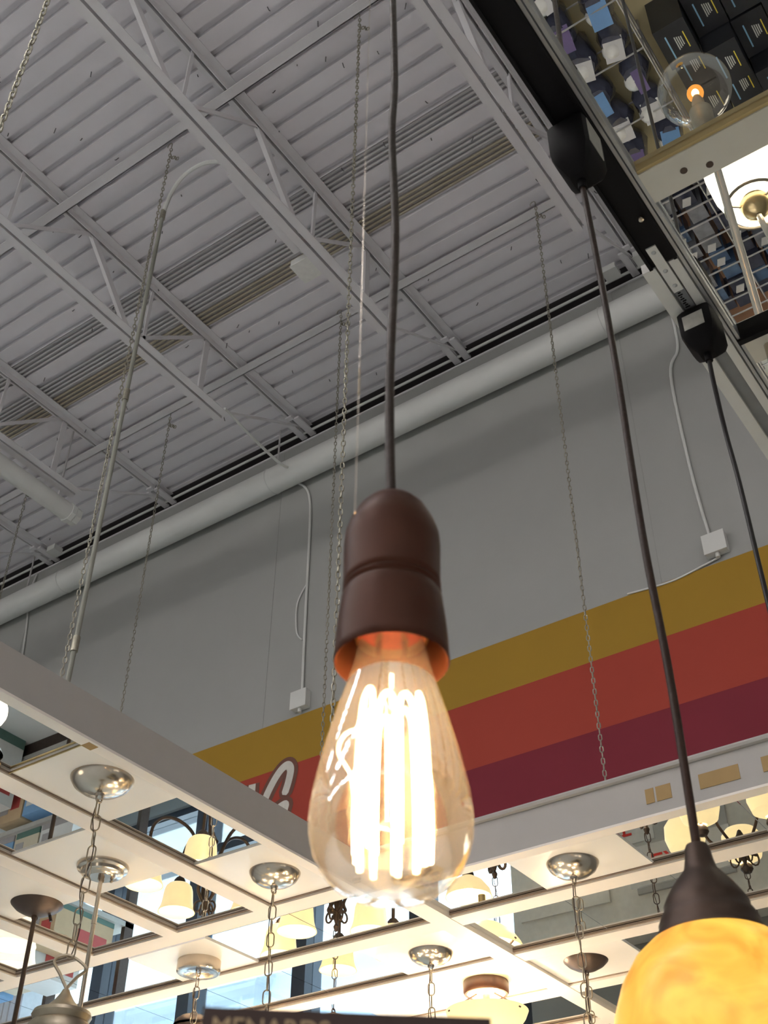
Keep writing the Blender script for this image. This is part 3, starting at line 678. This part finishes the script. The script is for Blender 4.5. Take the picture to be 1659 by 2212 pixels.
# clear globe bulb pendant over the shelves
t = empty('globe_bulb_pendant', V(1.135, .205, .5)); tag(t, 'clear globe bulb with glowing amber filament on a nickel rod, above the product shelf', 'lamp')
x, y = 1.138, .205; zg = .574
MB().tube([V(x, y, GZ), V(x, y, zg+.10)], .006, 10).build('rod', NICKEL, t, True)
MB().lathe(V(x, y, zg+.062), [(.0001, .045), (.009, .045), (.012, .038), (.017, .030), (.018, 0), (.0001, 0)], 20).build('socket', PEWTER, t, True)
MB().lathe(V(x, y, zg), [(.0125, .063)] + [(.0585*math.sin(a), .0585*math.cos(a)*.98) for a in [.24+(PI-.24)*i/22 for i in range(22)]] + [(.0002, -.0573)], 36).build('glass_globe', CLEARG, t, True)
MB().lathe(V(x, y, zg), [(.010, .060), (.010, .035), (.006, .020), (.0001, .018)], 14).build('bulb_stem', mat('bulb_stem_tan', (.5, .38, .26), .4), t, True)
MB().sphere(V(x, y, zg+.008), .0062, 14, 1.3).build('filament', GLOBEFIL, t, True)
MB().sphere(V(x, y, zg+.009), .0135, 16, 1.15).build('halo_shell', HALO, t, True)  # glowing shell stands in for the orange halo around the filament

# frosted-shade fixture over the shelves
t = empty('shade_fixture', V(1.60, .16, .3)); tag(t, 'nickel-armed fixture with glowing white frosted shades, seen in the mirror over the wire rack', 'lamp')
for k, (sx, sy) in enumerate(((1.475, .218), (1.70, -.10), (1.90, .02))):
    zsd = .44
    arm = MB().tube(spline([V(1.68, .16, .98), V(1.66, .16, .86), V((sx+1.66)/2, (sy+.16)/2, .60), V(sx+.02, sy-.01, .60), V(sx, sy, zsd+.075)], 7), .006, 8).build('arm', NICKEL, t, True)
    MB().lathe(V(sx, sy, zsd+.045), [(.0001, .032), (.010, .030), (.024, .018), (.030, 0), (.024, -.012), (.0001, -.014)], 20).build('cup', BRASS, arm, True)
    MB().tube(arc(V(sx, sy, zsd+.045), .054, 0, 2*PI, 28, (1, 0, 0), (0, 1, 0))[:-1], .003, 6, closed=True).build('shade_ring', PEWTER, arm, True)
    for q in range(3):
        a = q*2*PI/3; MB().tube([V(sx+.028*math.cos(a), sy+.028*math.sin(a), zsd+.05), V(sx+.054*math.cos(a), sy+.054*math.sin(a), zsd+.045)], .002, 5).build('ring_spoke', PEWTER, arm, True)
    MB().lathe(V(sx, sy, zsd+.05), [(.046, 0), (.056, -.02), (.068, -.06), (.075, -.12), (.076, -.16), (.073, -.16), (.065, -.06), (.042, -.003)], 30).build('shade', SHADEW, arm, True)
MB().tube([V(1.68, .16, GZ), V(1.68, .16, .92)], .008, 10).build('stem', NICKEL, t, True)
MB().lathe(V(1.68, .16, GZ+.005), [(.0001, -.03), (.03, -.026), (.06, -.01), (.064, 0)], 30).build('canopy', NICKEL, t, True)

# ================================================================== PENDANTS ON THE POWER TRACK
def plug(parent, x, y, L, m=BLACK, wx=.024, wy=.021):
    z = GZ-.008; mb = MB(); rings = [(0, .86, .9), (-.006, 1, 1), (-L*.62, 1, 1), (-L*.80, .86, .84), (-L*.96, .52, .5), (-L, .40, .40)]
    n = 32; vs = []
    for dz, sx, sy in rings:
        for k in range(n):
            a = 2*PI*k/n; c, s_ = math.cos(a), math.sin(a); q = 9.0
            rr = (abs(c)**q+abs(s_)**q)**(-1/q)
            vs.append(V(x+c*rr*wx*sx, y+s_*rr*wy*sy, z+dz))
    fs = [(i*n+k, i*n+(k+1) % n, (i+1)*n+(k+1) % n, (i+1)*n+k) for i in range(len(rings)-1) for k in range(n)]
    fs += [tuple(range(n))[::-1], tuple((len(rings)-1)*n+k for k in range(n))]
    mb.add(vs, fs); p = mb.build('plug_adapter', m, parent, True)
    MB().tube([V(x, y, z-L+.001), V(x, y, z-L-.012)], .0048, 10).build('strain_relief', m, p, True)
    return z-L-.012, p

# 1. the bare vintage bulb
bx, by = .3588, .2503
t = empty('bulb_pendant', V(bx, by, .17)); tag(t, 'bronze socket pendant with a glowing clear vintage bulb on a brown cord', 'pendant lamp')
zc, pl = plug(t, bx, .2545, .075)
cpts = [(bx, .2545, zc+.004), (bx, .252, .95), (bx-.0005, .2508, .849), (bx+.0006, .2498, .74), (bx-.0006, .2510, .676), (bx+.0010, .2494, .589), (bx+.0006, .2498, .534), (bx-.0010, .2513, .453), (bx-.0008, .2510, .393), (bx, by, .365)]
MB().tube(spline([V(*p) for p in cpts], 8), .0024, 12).build('cord', CORD, t, True)
so = MB().lathe(V(bx, by, 0), [(.0001, .372), (.0030, .372), (.0052, .3705), (.0058, .369), (.0085, .3685), (.0125, .3660), (.0165, .3610), (.0200, .3535), (.0220, .3470), (.0224, .3400), (.0220, .3200), (.0222, .3182), (.0213, .3168), (.0223, .3150), (.0215, .3130), (.0226, .3110), (.0230, .3070), (.0238, .3000), (.0244, .2920), (.0249, .2820), (.0252, .2785), (.0246, .2775), (.0238, .2785), (.0228, .3000), (.0160, .3060), (.0001, .3060)], 48).build('socket', SOCKET, t, True)
MB().lathe(V(bx, by, 0), [(.0001, .2990), (.0085, .2985), (.0120, .2960), (.0132, .2930), (.0132, .3055)], 32).build('insulator', mat('red_insulator', (.55, .07, .035), .5), so, True)
MB().lathe(V(bx, by, 0), [(.0140, .3050), (.0152, .2925), (.0160, .2900), (.0150, .2895), (.0132, .2930)], 32).build('bulb_collar', BRASS, so, True)
gp = [(.0138, .2915), (.0150, .2840), (.0170, .2740), (.0197, .2640), (.0230, .2530), (.0262, .2410), (.0290, .2290), (.0311, .2180), (.0322, .2090), (.0324, .2040), (.0319, .1985), (.0303, .1920), (.0275, .1860), (.0235, .1810), (.0180, .1775), (.0110, .1757), (.0040, .1751), (.0003, .1750)]
gb = MB().lathe(V(bx, by, 0), gp, 56).build('glass_bulb', GLASS, t, True)
MB().lathe(V(bx, by, 0), [(.0075, .2915), (.0068, .2800), (.0035, .2720), (.0028, .2640), (.0045, .2600), (.0028, .2560), (.0022, .2050), (.0050, .2030), (.0001, .2010)], 16).build('glass_stem', GLASS, gb, True)
MB().tube([V(bx, by, .272), V(bx, by, .256)], .0009, 8).build('lead_wire', FIL, t, True)
nh = 9
for k in range(nh):
    a0 = 2*PI*(k+.15)/nh; rr = .0132+.0012*math.sin(k*2.1); half = .0040/rr*1.0
    zt_ = .2585+.0022*math.cos(k*1.7); zb_ = .1885+.002*math.sin(k*2.3)
    def P(a, z, q=1.0): return V(bx+rr*q*math.cos(a), by+rr*q*math.sin(a), z)
    pts = [P(a0-half, zb_, 1.05), P(a0-half, zb_+.02, 1.08), P(a0-half*.95, zt_-.02, 1.0), P(a0-half*.8, zt_-.005, .92), P(a0, zt_, .85), P(a0+half*.8, zt_-.005, .92), P(a0+half*.95, zt_-.02, 1.0), P(a0+half, zb_+.02, 1.08), P(a0+half, zb_, 1.05)]
    MB().tube(spline(pts, 6), .00125, 8).build('filament', FIL, t, True)
ad = (bx-.0175*_R.x, by-.0175*_R.y)
MB().tube(spline([V(ad[0]+.004*_R.x, ad[1]+.004*_R.y, .196), V(ad[0]+.002*_R.x, ad[1]+.002*_R.y, .222), V(ad[0]-.004*_R.x, ad[1]-.004*_R.y, .235), V(ad[0]-.001*_R.x, ad[1]-.001*_R.y, .2435), V(ad[0]+.004*_R.x, ad[1]+.004*_R.y, .240), V(ad[0]+.004*_R.x, ad[1]+.004*_R.y, .196)], 6), .0007, 6).build('filament', FIL, t, True)

# 2. amber shade pendant
x, y = .7355, .2655
t = empty('amber_pendant', V(x, y, .16)); tag(t, 'pendant with a glowing marbled amber glass shade and bronze cap on a brown cord', 'pendant lamp')
zc, pl = plug(t, x-.017, y-.003, .084, wx=.027, wy=.022)
MB().box(V(x-.034, y-.003-.0227, GZ-.056), V(x-.002, y-.003-.0220, GZ-.016)).build('label', STICK, pl)
MB().tube(spline([V(x-.017, y-.003, zc+.004), V(x-.012, y-.002, zc-.03), V(x-.002, y, .93), V(x+.0008, y, .80), V(x-.001, y+.001, .605), V(x+.0006, y-.001, .47), V(x, y, .33)], 8), .0031, 12).build('cord', CORD, t, True)
MB().lathe(V(x, y, 0), [(.0001, .338), (.0070, .338), (.0084, .335), (.0092, .328), (.0108, .321), (.0150, .316), (.0205, .309), (.0250, .302), (.0275, .297), (.0273, .294), (.0300, .290), (.0322, .285), (.0320, .282), (.0342, .279), (.0350, .274), (.0335, .271), (.0001, .271)], 40).build('bronze_cap', BRONZE, t, True)
sh = [(.031, .2780), (.039, .2735), (.050, .2635), (.0595, .2485), (.0665, .2290), (.0705, .2080), (.0725, .1840), (.0730, .1580), (.0715, .1400)]
MB().lathe(V(x, y, 0), sh + [(r-.003, z) for r, z in sh[::-1]], 48).build('amber_shade', AMBER, t, True)
# 3. third pendant, only its plug and cord in view
x, y = 1.081, .268
t = empty('black_pendant', V(x, y, -.06)); tag(t, 'pendant on a thin black cord hanging from the square plug with a paper label', 'pendant lamp')
zc, pl = plug(t, x-.042, y-.010, .064, wx=.026, wy=.022)
MB().box(V(x-.042-.0266, y-.022, GZ-.046), V(x-.042-.0260, y+.004, GZ-.022)).build('label', STICK, pl)
MB().tube(spline([V(x-.042, y-.010, zc+.004), V(x-.03, y-.006, zc-.03), V(x-.006, y, .98), V(x+.001, y, .90), V(x, y, .745), V(x, y, .45), V(x, y, .10)], 8), .0028, 10).build('cord', BLKCORD, t, True)
MB().lathe(V(x, y, .10), [(.0001, .004), (.006, .003), (.012, -.008), (.022, -.016), (.024, -.045), (.0001, -.045)], 28).build('socket', BLACK, t, True)
bell(V(x, y, .06), .022, .07, -.12).build('shade', SHADE, t, True)
# fine glinting wire hanging beside the bulb cord
x, y = .2894, .2197
t = empty('bead_wire', V(x, y, .38)); tag(t, 'very thin glinting brass wire hanging beside the brown bulb cord', 'wire')
MB().tube([V(x, y, GZ+.05), V(x+.0003, y, .42), V(x, y, .30)], .00022, 6).build('wire', NICKEL, t, True)
mb = MB()
for k in range(12): mb.sphere(V(x+.0003, y, .366+.0014*k), .00040, 8, 1.6)
mb.build('beads', BRASS, t, True)['kind'] = 'stuff'

# ================================================================== SIGN IN FRONT
t = empty('sign_holder', (.235, .185, 0)); tag(t, 'small dark brown shop sign with pale capital letters, just below the bulb', 'sign')
zr_ = _R2; cpos = Vector((0, 0, ZC)) + (_F*2586 + _R2*(745-829.5) - _U2*(2291-1106)).normalized()*.335
nrm = (Vector((0, 0, ZC))-cpos); nrm.z = 0; nrm.normalize(); rt = Vector((-nrm.y, nrm.x, 0)); rt = rt*math.cos(-.022)+Vector((0, 0, 1))*math.sin(-.022)
up = nrm.cross(rt)
def cardpt(a, b, d=0): return cpos + rt*a + up*b + nrm*d
hw, hh = .0375, .0118
MB().add([cardpt(a, b, d) for d in (0, -.0015) for a, b in ((-hw, -.045), (hw, -.045), (hw, hh), (-hw, hh))], [(0, 1, 2, 3), (7, 6, 5, 4), (0, 4, 5, 1), (1, 5, 6, 2), (2, 6, 7, 3), (3, 7, 4, 0)]).build('sign_card', SIGNBR, t)
Mx = Matrix((rt, up, nrm)).transposed().to_4x4()
def card_text(body, size, a, b, name):
    me = text_mesh(body, size, SIGNTX, .0002); o = bpy.data.objects.new(name, me); COL.objects.link(o); o.parent = t; o['_o'] = t['_o']
    mm = Mx.copy(); mm.translation = cardpt(a, b, .0004) - Vector(t['_o']); o.matrix_local = mm
card_text('MENARDS', .0068, -.0195, .0066, 'sign_text')
MB().lathe((0, 0, 0), [(.0001, 0), (.0018, 0), (.0018, .0004)], 14).build('sign_dot', SIGNTX, t).matrix_local = (lambda mm: (setattr(mm, 'translation', cardpt(.0206, .0072, .0004)-Vector(t['_o'])), mm)[1])(Mx.copy())
MB().tube([cardpt(0, -.03, -.004), Vector((cpos.x, cpos.y, .02))-nrm*.004], .004, 10).build('sign_pole', ALU, t, True)
MB().lathe((cpos.x, cpos.y, 0), [(.0001, .02), (.02, .02), (.11, .008), (.12, 0)], 30).build('pole_base', ALU, t, True)

# ================================================================== STOCK SEEN IN THE MIRRORS
SHW = mat('shelf_cream', (.52, .45, .27), .5, nscale=6, namt=.05)
BOXD = mat('box_black', (.016, .017, .022), .45, nscale=30, namt=.3)
PRW = mat('print_white', (.55, .55, .52), .6); PRY = mat('print_yellow', (.75, .58, .06), .6); PRB = mat('print_blue', (.22, .42, .62), .6)
t = empty('product_shelf', (2.0, .3, 0)); tag(t, 'cream steel product shelf holding black bulb boxes and bagged bulbs', 'shelf')
SZ = -.97
MB().box(V(1.42, -.45, SZ-.03), V(2.31, 1.0, SZ)).build('shelf_board', SHW, t)
for (a, b) in ((1.46, -.40), (2.27, -.40), (1.46, .96), (2.27, .96)): MB().box((a-.02, b-.02, 0), (a+.02, b+.02, SZ+ZC-.03)).build('post', SHW, t)
MB().box((1.42, -.45, 0), (2.31, 1.0, .1)).build('kick_plate', BLACK, t)
# bulb boxes: print on the tops
bw, bd, bh = .134, .090, .08
bm = MB().box((-bw/2, -bd/2, 0), (bw/2, bd/2, bh)).mesh('box_body', BOXD)
p1 = MB().box((-.038, .018, 0), (.040, .022, .0006)).mesh('title_line', PRB)
mb = MB()
for k in range(4): mb.box((-.024+.002*k, -.002-.0055*k, 0), (.020-.003*k, .0010-.0055*k, .0006))
p2 = mb.mesh('small_print', PRW); p3 = MB().box((-.028, -.029, 0), (.026, -.026, .0006)).mesh('yellow_line', PRY)
bi = 0
for r_ in range(6):
    for c_ in range(7):
        x = 1.60+c_*.139+random.uniform(-.002, .002); y = -.03+r_*.095+random.uniform(-.003, .003)
        if x > 2.24 or y > .37 or (x < 1.85 and y > .24): continue
        lv = 2 if (c_+r_) % 3 == 0 else 1
        for q in range(lv):
            b = empty('bulb_box', V(x, y, SZ+q*bh)); tag(b, 'black bulb carton with yellow, white and blue print, lying on the cream shelf' if q == 0 else 'black printed bulb carton stacked on another carton on the cream shelf', 'box', 'bulb cartons on shelf' if q == 0 else 'stacked bulb cartons')
            org = V(x, y, SZ+q*bh); part('box_body', bm, b, org)
            if q == lv-1:
                for me in (p1, p2, p3): part(me.name.split('.')[0], me, b, org+Vector((0, 0, bh)))
# bagged bulbs with header cards in wire baskets
BAG = mat('clear_bag', (.075, .08, .12), .12, nscale=18, namt=.9, bump=.8, coat=.5); CARDW = mat('card_white', (.55, .55, .56), .5)
PURP = mat('card_purple', (.09, .05, .18), .35); BLUE = mat('card_blue', (.10, .25, .50), .35)
for k, (x, y, s_) in enumerate(((1.56, .49, 1.0), (1.68, .49, 1.0), (1.80, .50, 1.0), (1.92, .49, 1.0), (2.04, .50, 1.0), (2.16, .49, 1.0), (1.57, .60, 1.0), (1.69, .61, 1.0), (1.81, .60, 1.0), (1.93, .61, 1.0), (2.05, .60, 1.0), (2.17, .61, 1.0), (1.62, .70, .9), (1.86, .70, .9), (2.08, .70, .9))):
    b = empty('bulb_pack', V(x, y, SZ)); tag(b, 'clear bagged bulb pack with white header card in the wire basket' if k % 2 == 0 else 'glossy bagged bulb pack with coloured card in the wire basket', 'package', 'white-card packs' if k % 2 == 0 else 'coloured-card packs')
    n = 12; mb = MB(); vs = []
    for i_ in range(6):
        z = .14*s_*i_/5; wv = (.04+.018*math.sin(PI*i_/5))*s_
        for q in range(n):
            a = 2*PI*q/n; rr = wv*(1+.14*math.sin(3*a+i_+k)); vs.append(V(x+rr*math.cos(a)*1.1, y+rr*math.sin(a)*.75, SZ+z))
    fs = [(i_*n+q, i_*n+(q+1) % n, (i_+1)*n+(q+1) % n, (i_+1)*n+q) for i_ in range(5) for q in range(n)]+[tuple(range(n))[::-1], tuple(5*n+q for q in range(n))]
    mb.add(vs, fs).build('bag', BAG, b, True)
    MB().bar(V(x-.03, y-.006, SZ+.135*s_), V(x+.03, y+.010*(k % 3-1), SZ+(.16+.02*(k % 2))*s_), .055 if k % 3 else .03, .003).build('header_card', CARDW if k % 2 == 0 else (PURP, BLUE)[k % 4 == 1], b)
    MB().sphere(V(x+.01, y+.01, SZ+.13*s_), .03, 12).build('bulb', mat('white_bulb', (.7, .7, .68), .2), b, True)
t = empty('wire_basket', V(1.9, .55, SZ)); tag(t, 'wire basket divider on the cream shelf around the bagged packs', 'basket')
for y in (.43, .76):
    for z in (.05, .10, .15): MB().tube([V(1.5, y, SZ+z), V(2.28, y, SZ+z)], .003, 6).build('wire', ALU, t)
for x in (1.5, 1.67, 1.84, 2.04, 2.28):
    for z in (.05, .15): MB().tube([V(x, .43, SZ+z), V(x, .76, SZ+z)], .003, 6).build('wire', ALU, t)
    for y in (.43, .76): MB().tube([V(x, y, SZ), V(x, y, SZ+.15)], .003, 6).build('wire', ALU, t)
# wire rack with hanging blister packs
t = empty('wire_rack', (2.9, .5, 0)); tag(t, 'tall chrome wire rack with rows of pegs holding small packs', 'rack')
RZ = -.9
for k in range(14): MB().tube([V(2.34+.072*k, .22, RZ+.0), V(2.34+.072*k, .75, RZ+.0)], .0035, 6).build('rack_wire', ALU, t)
for y in (.24, .37, .50, .63, .73): MB().tube([V(2.32, y, RZ-.004), V(3.30, y, RZ-.004)], .003, 6).build('rack_wire', ALU, t)
for a, b in ((2.34, .22), (3.28, .22), (2.34, .75), (3.28, .75)): MB().tube([(a, b, 0), V(a, b, RZ)], .008, 8).build('rack_post', ALU, t)
MB().box((2.32, .20, 0.0), (3.30, .78, .05)).build('rack_base', mat('brown_board', (.045, .035, .035), .5, nscale=8, namt=.3), t)
MB().box((2.95, .20, 0.05), (3.30, .78, .36)).build('brown_carton_row', mat('brown_board2', (.22, .11, .06), .5, nscale=8, namt=.3), t)
pk = [MB().box((-.030, -.028, -.10), (.030, .028, 0)).mesh('pack_body', m_) for m_ in (mat('pack_dark', (.05, .055, .085), .2, nscale=30, namt=.5), mat('pack_blue', (.07, .12, .22), .2, nscale=30, namt=.5), mat('pack_clear', (.20, .21, .24), .15, nscale=30, namt=.5))]
tg = MB().box((-.016, -.014, 0), (.016, .014, .003)).mesh('price_tag', CARDW); tg2 = MB().box((-.016, -.014, 0), (.016, .014, .003)).mesh('price_tag', PRY)
for r_ in range(9):
    for c_ in range(7):
        x = 2.375+.072*r_; y = .26+.075*c_+random.uniform(-.01, .01)
        if random.random() < .12: continue
        k = random.choice((0, 0, 1, 2)); b = empty('hanging_pack', V(x, y, RZ-.12))
        tag(b, ('dark', 'blue', 'clear')[k]+' blister pack hanging on the chrome wire rack', 'package', ('dark', 'blue', 'clear')[k]+' packs on the wire rack')
        part('pack_body', pk[k], b, V(x, y, RZ-.006+random.uniform(-.03, 0)))
        if random.random() < .45: part('price_tag', tg if random.random() < .93 else tg2, b, V(x, y, RZ+.004), (.3, 0, .4))
# gondola with lamp cartons near the window (left mirrors)
t = empty('gondola_shelf', (4.8, 6.3, 0)); tag(t, 'low display gondola with dark kick plate and stacked lamp cartons by the window', 'shelf')
MB().box((4.46, 5.46, 0), (5.05, 6.7, .10)).build('kick_plate', BRONZE, t)
for z in (.10, .62, 1.16): MB().box((4.44, 5.44, z), (5.05, 6.7, z+.03)).build('shelf_board', mat('shelf_grey', (.42, .41, .38), .5), t)
for y in (5.44, 6.05, 6.67): MB().box((4.98, y, .1), (5.05, y+.03, 1.6)).build('upright', BRONZE, t)
CART = [mat('carton_cream', (.62, .55, .42), .6, namt=.05), mat('carton_white', (.68, .68, .66), .5, namt=.05), mat('carton_tan', (.55, .40, .24), .6, namt=.08), mat('carton_blue', (.20, .38, .62), .5, namt=.08)]
GREENB = mat('carton_green', (.10, .19, .16), .5); REDL = mat('carton_red', (.48, .07, .06), .5); GRYL = mat('carton_grey', (.38, .36, .36), .5)
def carton(x0, x1, y0, y1, z0, z1, mi, ac, label, group=None):
    b = empty('lamp_carton', ((x0+x1)/2, (y0+y1)/2, z0)); tag(b, label, 'box', group)
    MB().box((x0, y0, z0), (x1, y1, z1)).build('carton_body', CART[mi], b)
    h = z1-z0
    MB().box((x0-.002, y0-.002, z0+.0), (x1, y1-.01, z0+h*.14)).build('colour_band', GREENB if ac == 0 else GRYL, b)
    MB().box((x0-.003, y0+(y1-y0)*.15, z0+h*.45), (x0, y0+(y1-y0)*.5, z0+h*.8)).build('red_label', REDL if ac != 2 else CART[3], b)
    MB().box((x0+(x1-x0)*.4, y0-.003, z0+h*.5), (x0+(x1-x0)*.9, y0, z0+h*.85)).build('side_label', REDL if ac != 2 else CART[3], b)
    MB().box((x0-.003, y0+(y1-y0)*.6, z0+h*.25), (x0, y0+(y1-y0)*.92, z0+h*.85)).build('picture_panel', GRYL if mi != 3 else CART[1], b)
carton(4.06, 4.42, 6.04, 6.40, 0, .48, 1, 0, 'white and red lamp carton standing on the floor at the gondola corner')
carton(3.72, 4.04, 6.10, 6.46, 0, .40, 0, 0, 'cream lamp carton standing on the floor, outermost at the gondola corner')
n_ = 0
for sh_, z in enumerate((.13, .65, 1.19)):
    y = 5.47
    while y < 6.6:
        wd = random.uniform(.16, .30); h = random.uniform(.26, .42) if sh_ < 2 else random.uniform(.2, .34)
        if y+wd > 6.68: break
        k = (n_*7+sh_) % 4; n_ += 1
        carton(4.47, 4.92, y, y+wd, z, z+h, k, n_ % 3, ('cream', 'white', 'tan', 'blue')[k]+' lamp carton on the '+('bottom', 'middle', 'top')[sh_]+' board of the window gondola', ('cream', 'white', 'tan', 'blue')[k]+' cartons '+str(('bottom', 'middle', 'top')[sh_]))
        y += wd+.015
# display board and signs near the doors (right mirrors)
t = empty('display_board', (5.3, 2.2, 0)); tag(t, 'pale display unit with grey panels and lit wall lamps near the doors', 'display unit')
BRD = mat('board_cream', (.74, .71, .64), .6); BRG = mat('board_grey', (.45, .44, .42), .6)
MB().box((5.33, 1.0, 0), (5.53, 2.95, 1.75)).build('board_panel', BRD, t)
for y, z in ((1.1, .5), (1.75, .5), (2.4, .5), (1.1, 1.1), (1.75, 1.1), (2.4, 1.1)): MB().box((5.315, y, z), (5.33, y+.5, z+.5)).build('grey_panel', BRG if (y+z) % 1 > .5 else BRD, t)
for y, z in ((2.62, 1.0), (2.45, 1.25)): MB().lathe((5.27, y, z), [(.05, 0), (.075, .04), (.08, .12), (.06, .14), (.0001, .15)], 20).build('wall_lamp_shade', SHADEW, t, True)
WS = mat('sign_white', (.62, .62, .60), .5)
for (x, y, z, lb) in ((5.0, 2.24, 1.40, 'white sign board with red EXIT lettering beside the display unit'), (4.75, 1.80, 1.72, 'white hanging board with red EXIT lettering in front of the display unit')):
    s_ = empty('exit_sign', (x, y, z)); tag(s_, lb, 'sign')
    MB().box((x, y-.24, z-.09), (x+.012, y+.24, z+.09)).build('sign_board', WS, s_)
    me = text_mesh('EXIT', .13, RED, .001); o = part('sign_text', me, s_, Vector((x-.002, y, z)), (PI/2, 0, -PI/2))
    MB().tube([(x+.006, y, z-.09), (x+.006, y, .02)], .012, 8).build('sign_pole', ALU, s_, True)
    MB().lathe((x+.006, y, 0), [(.0001, .02), (.10, .015), (.11, 0)], 20).build('pole_base', ALU, s_, True)

# ================================================================== ADDED STRIP LIGHTS (unseen, behind and beside the photographer, to brighten the shop)
k = 0
for x in (-.6, -3.4, -6.4):
    for y in (-6.0, -3.2, -.4, 2.4, 5.2, 8.0, 10.6):
        t = empty('fill_strip', (x, y, 7.2)); tag(t, 'long white strip light added out of view under the joists to brighten the shop', 'light', 'added fill strips'); k += 1
        MB().box((x-.09, y-1.15, 7.26), (x+.09, y+1.15, 7.32)).build('fill_strip_housing', STEEL, t)
        for s_ in (-.045, .045): MB().tube([(x+s_, y-1.12, 7.235), (x+s_, y+1.12, 7.235)], .02, 8).build('added_fill_tube', TUBE, t, True)
        for q in (-.9, .9): MB().tube([(x, y+q, 7.32), (x, y+q, DZ+ZC)], .004, 5).build('fill_strip_hanger', STEEL, t)

for o in bpy.data.objects:
    if '_o' in o: del o['_o']
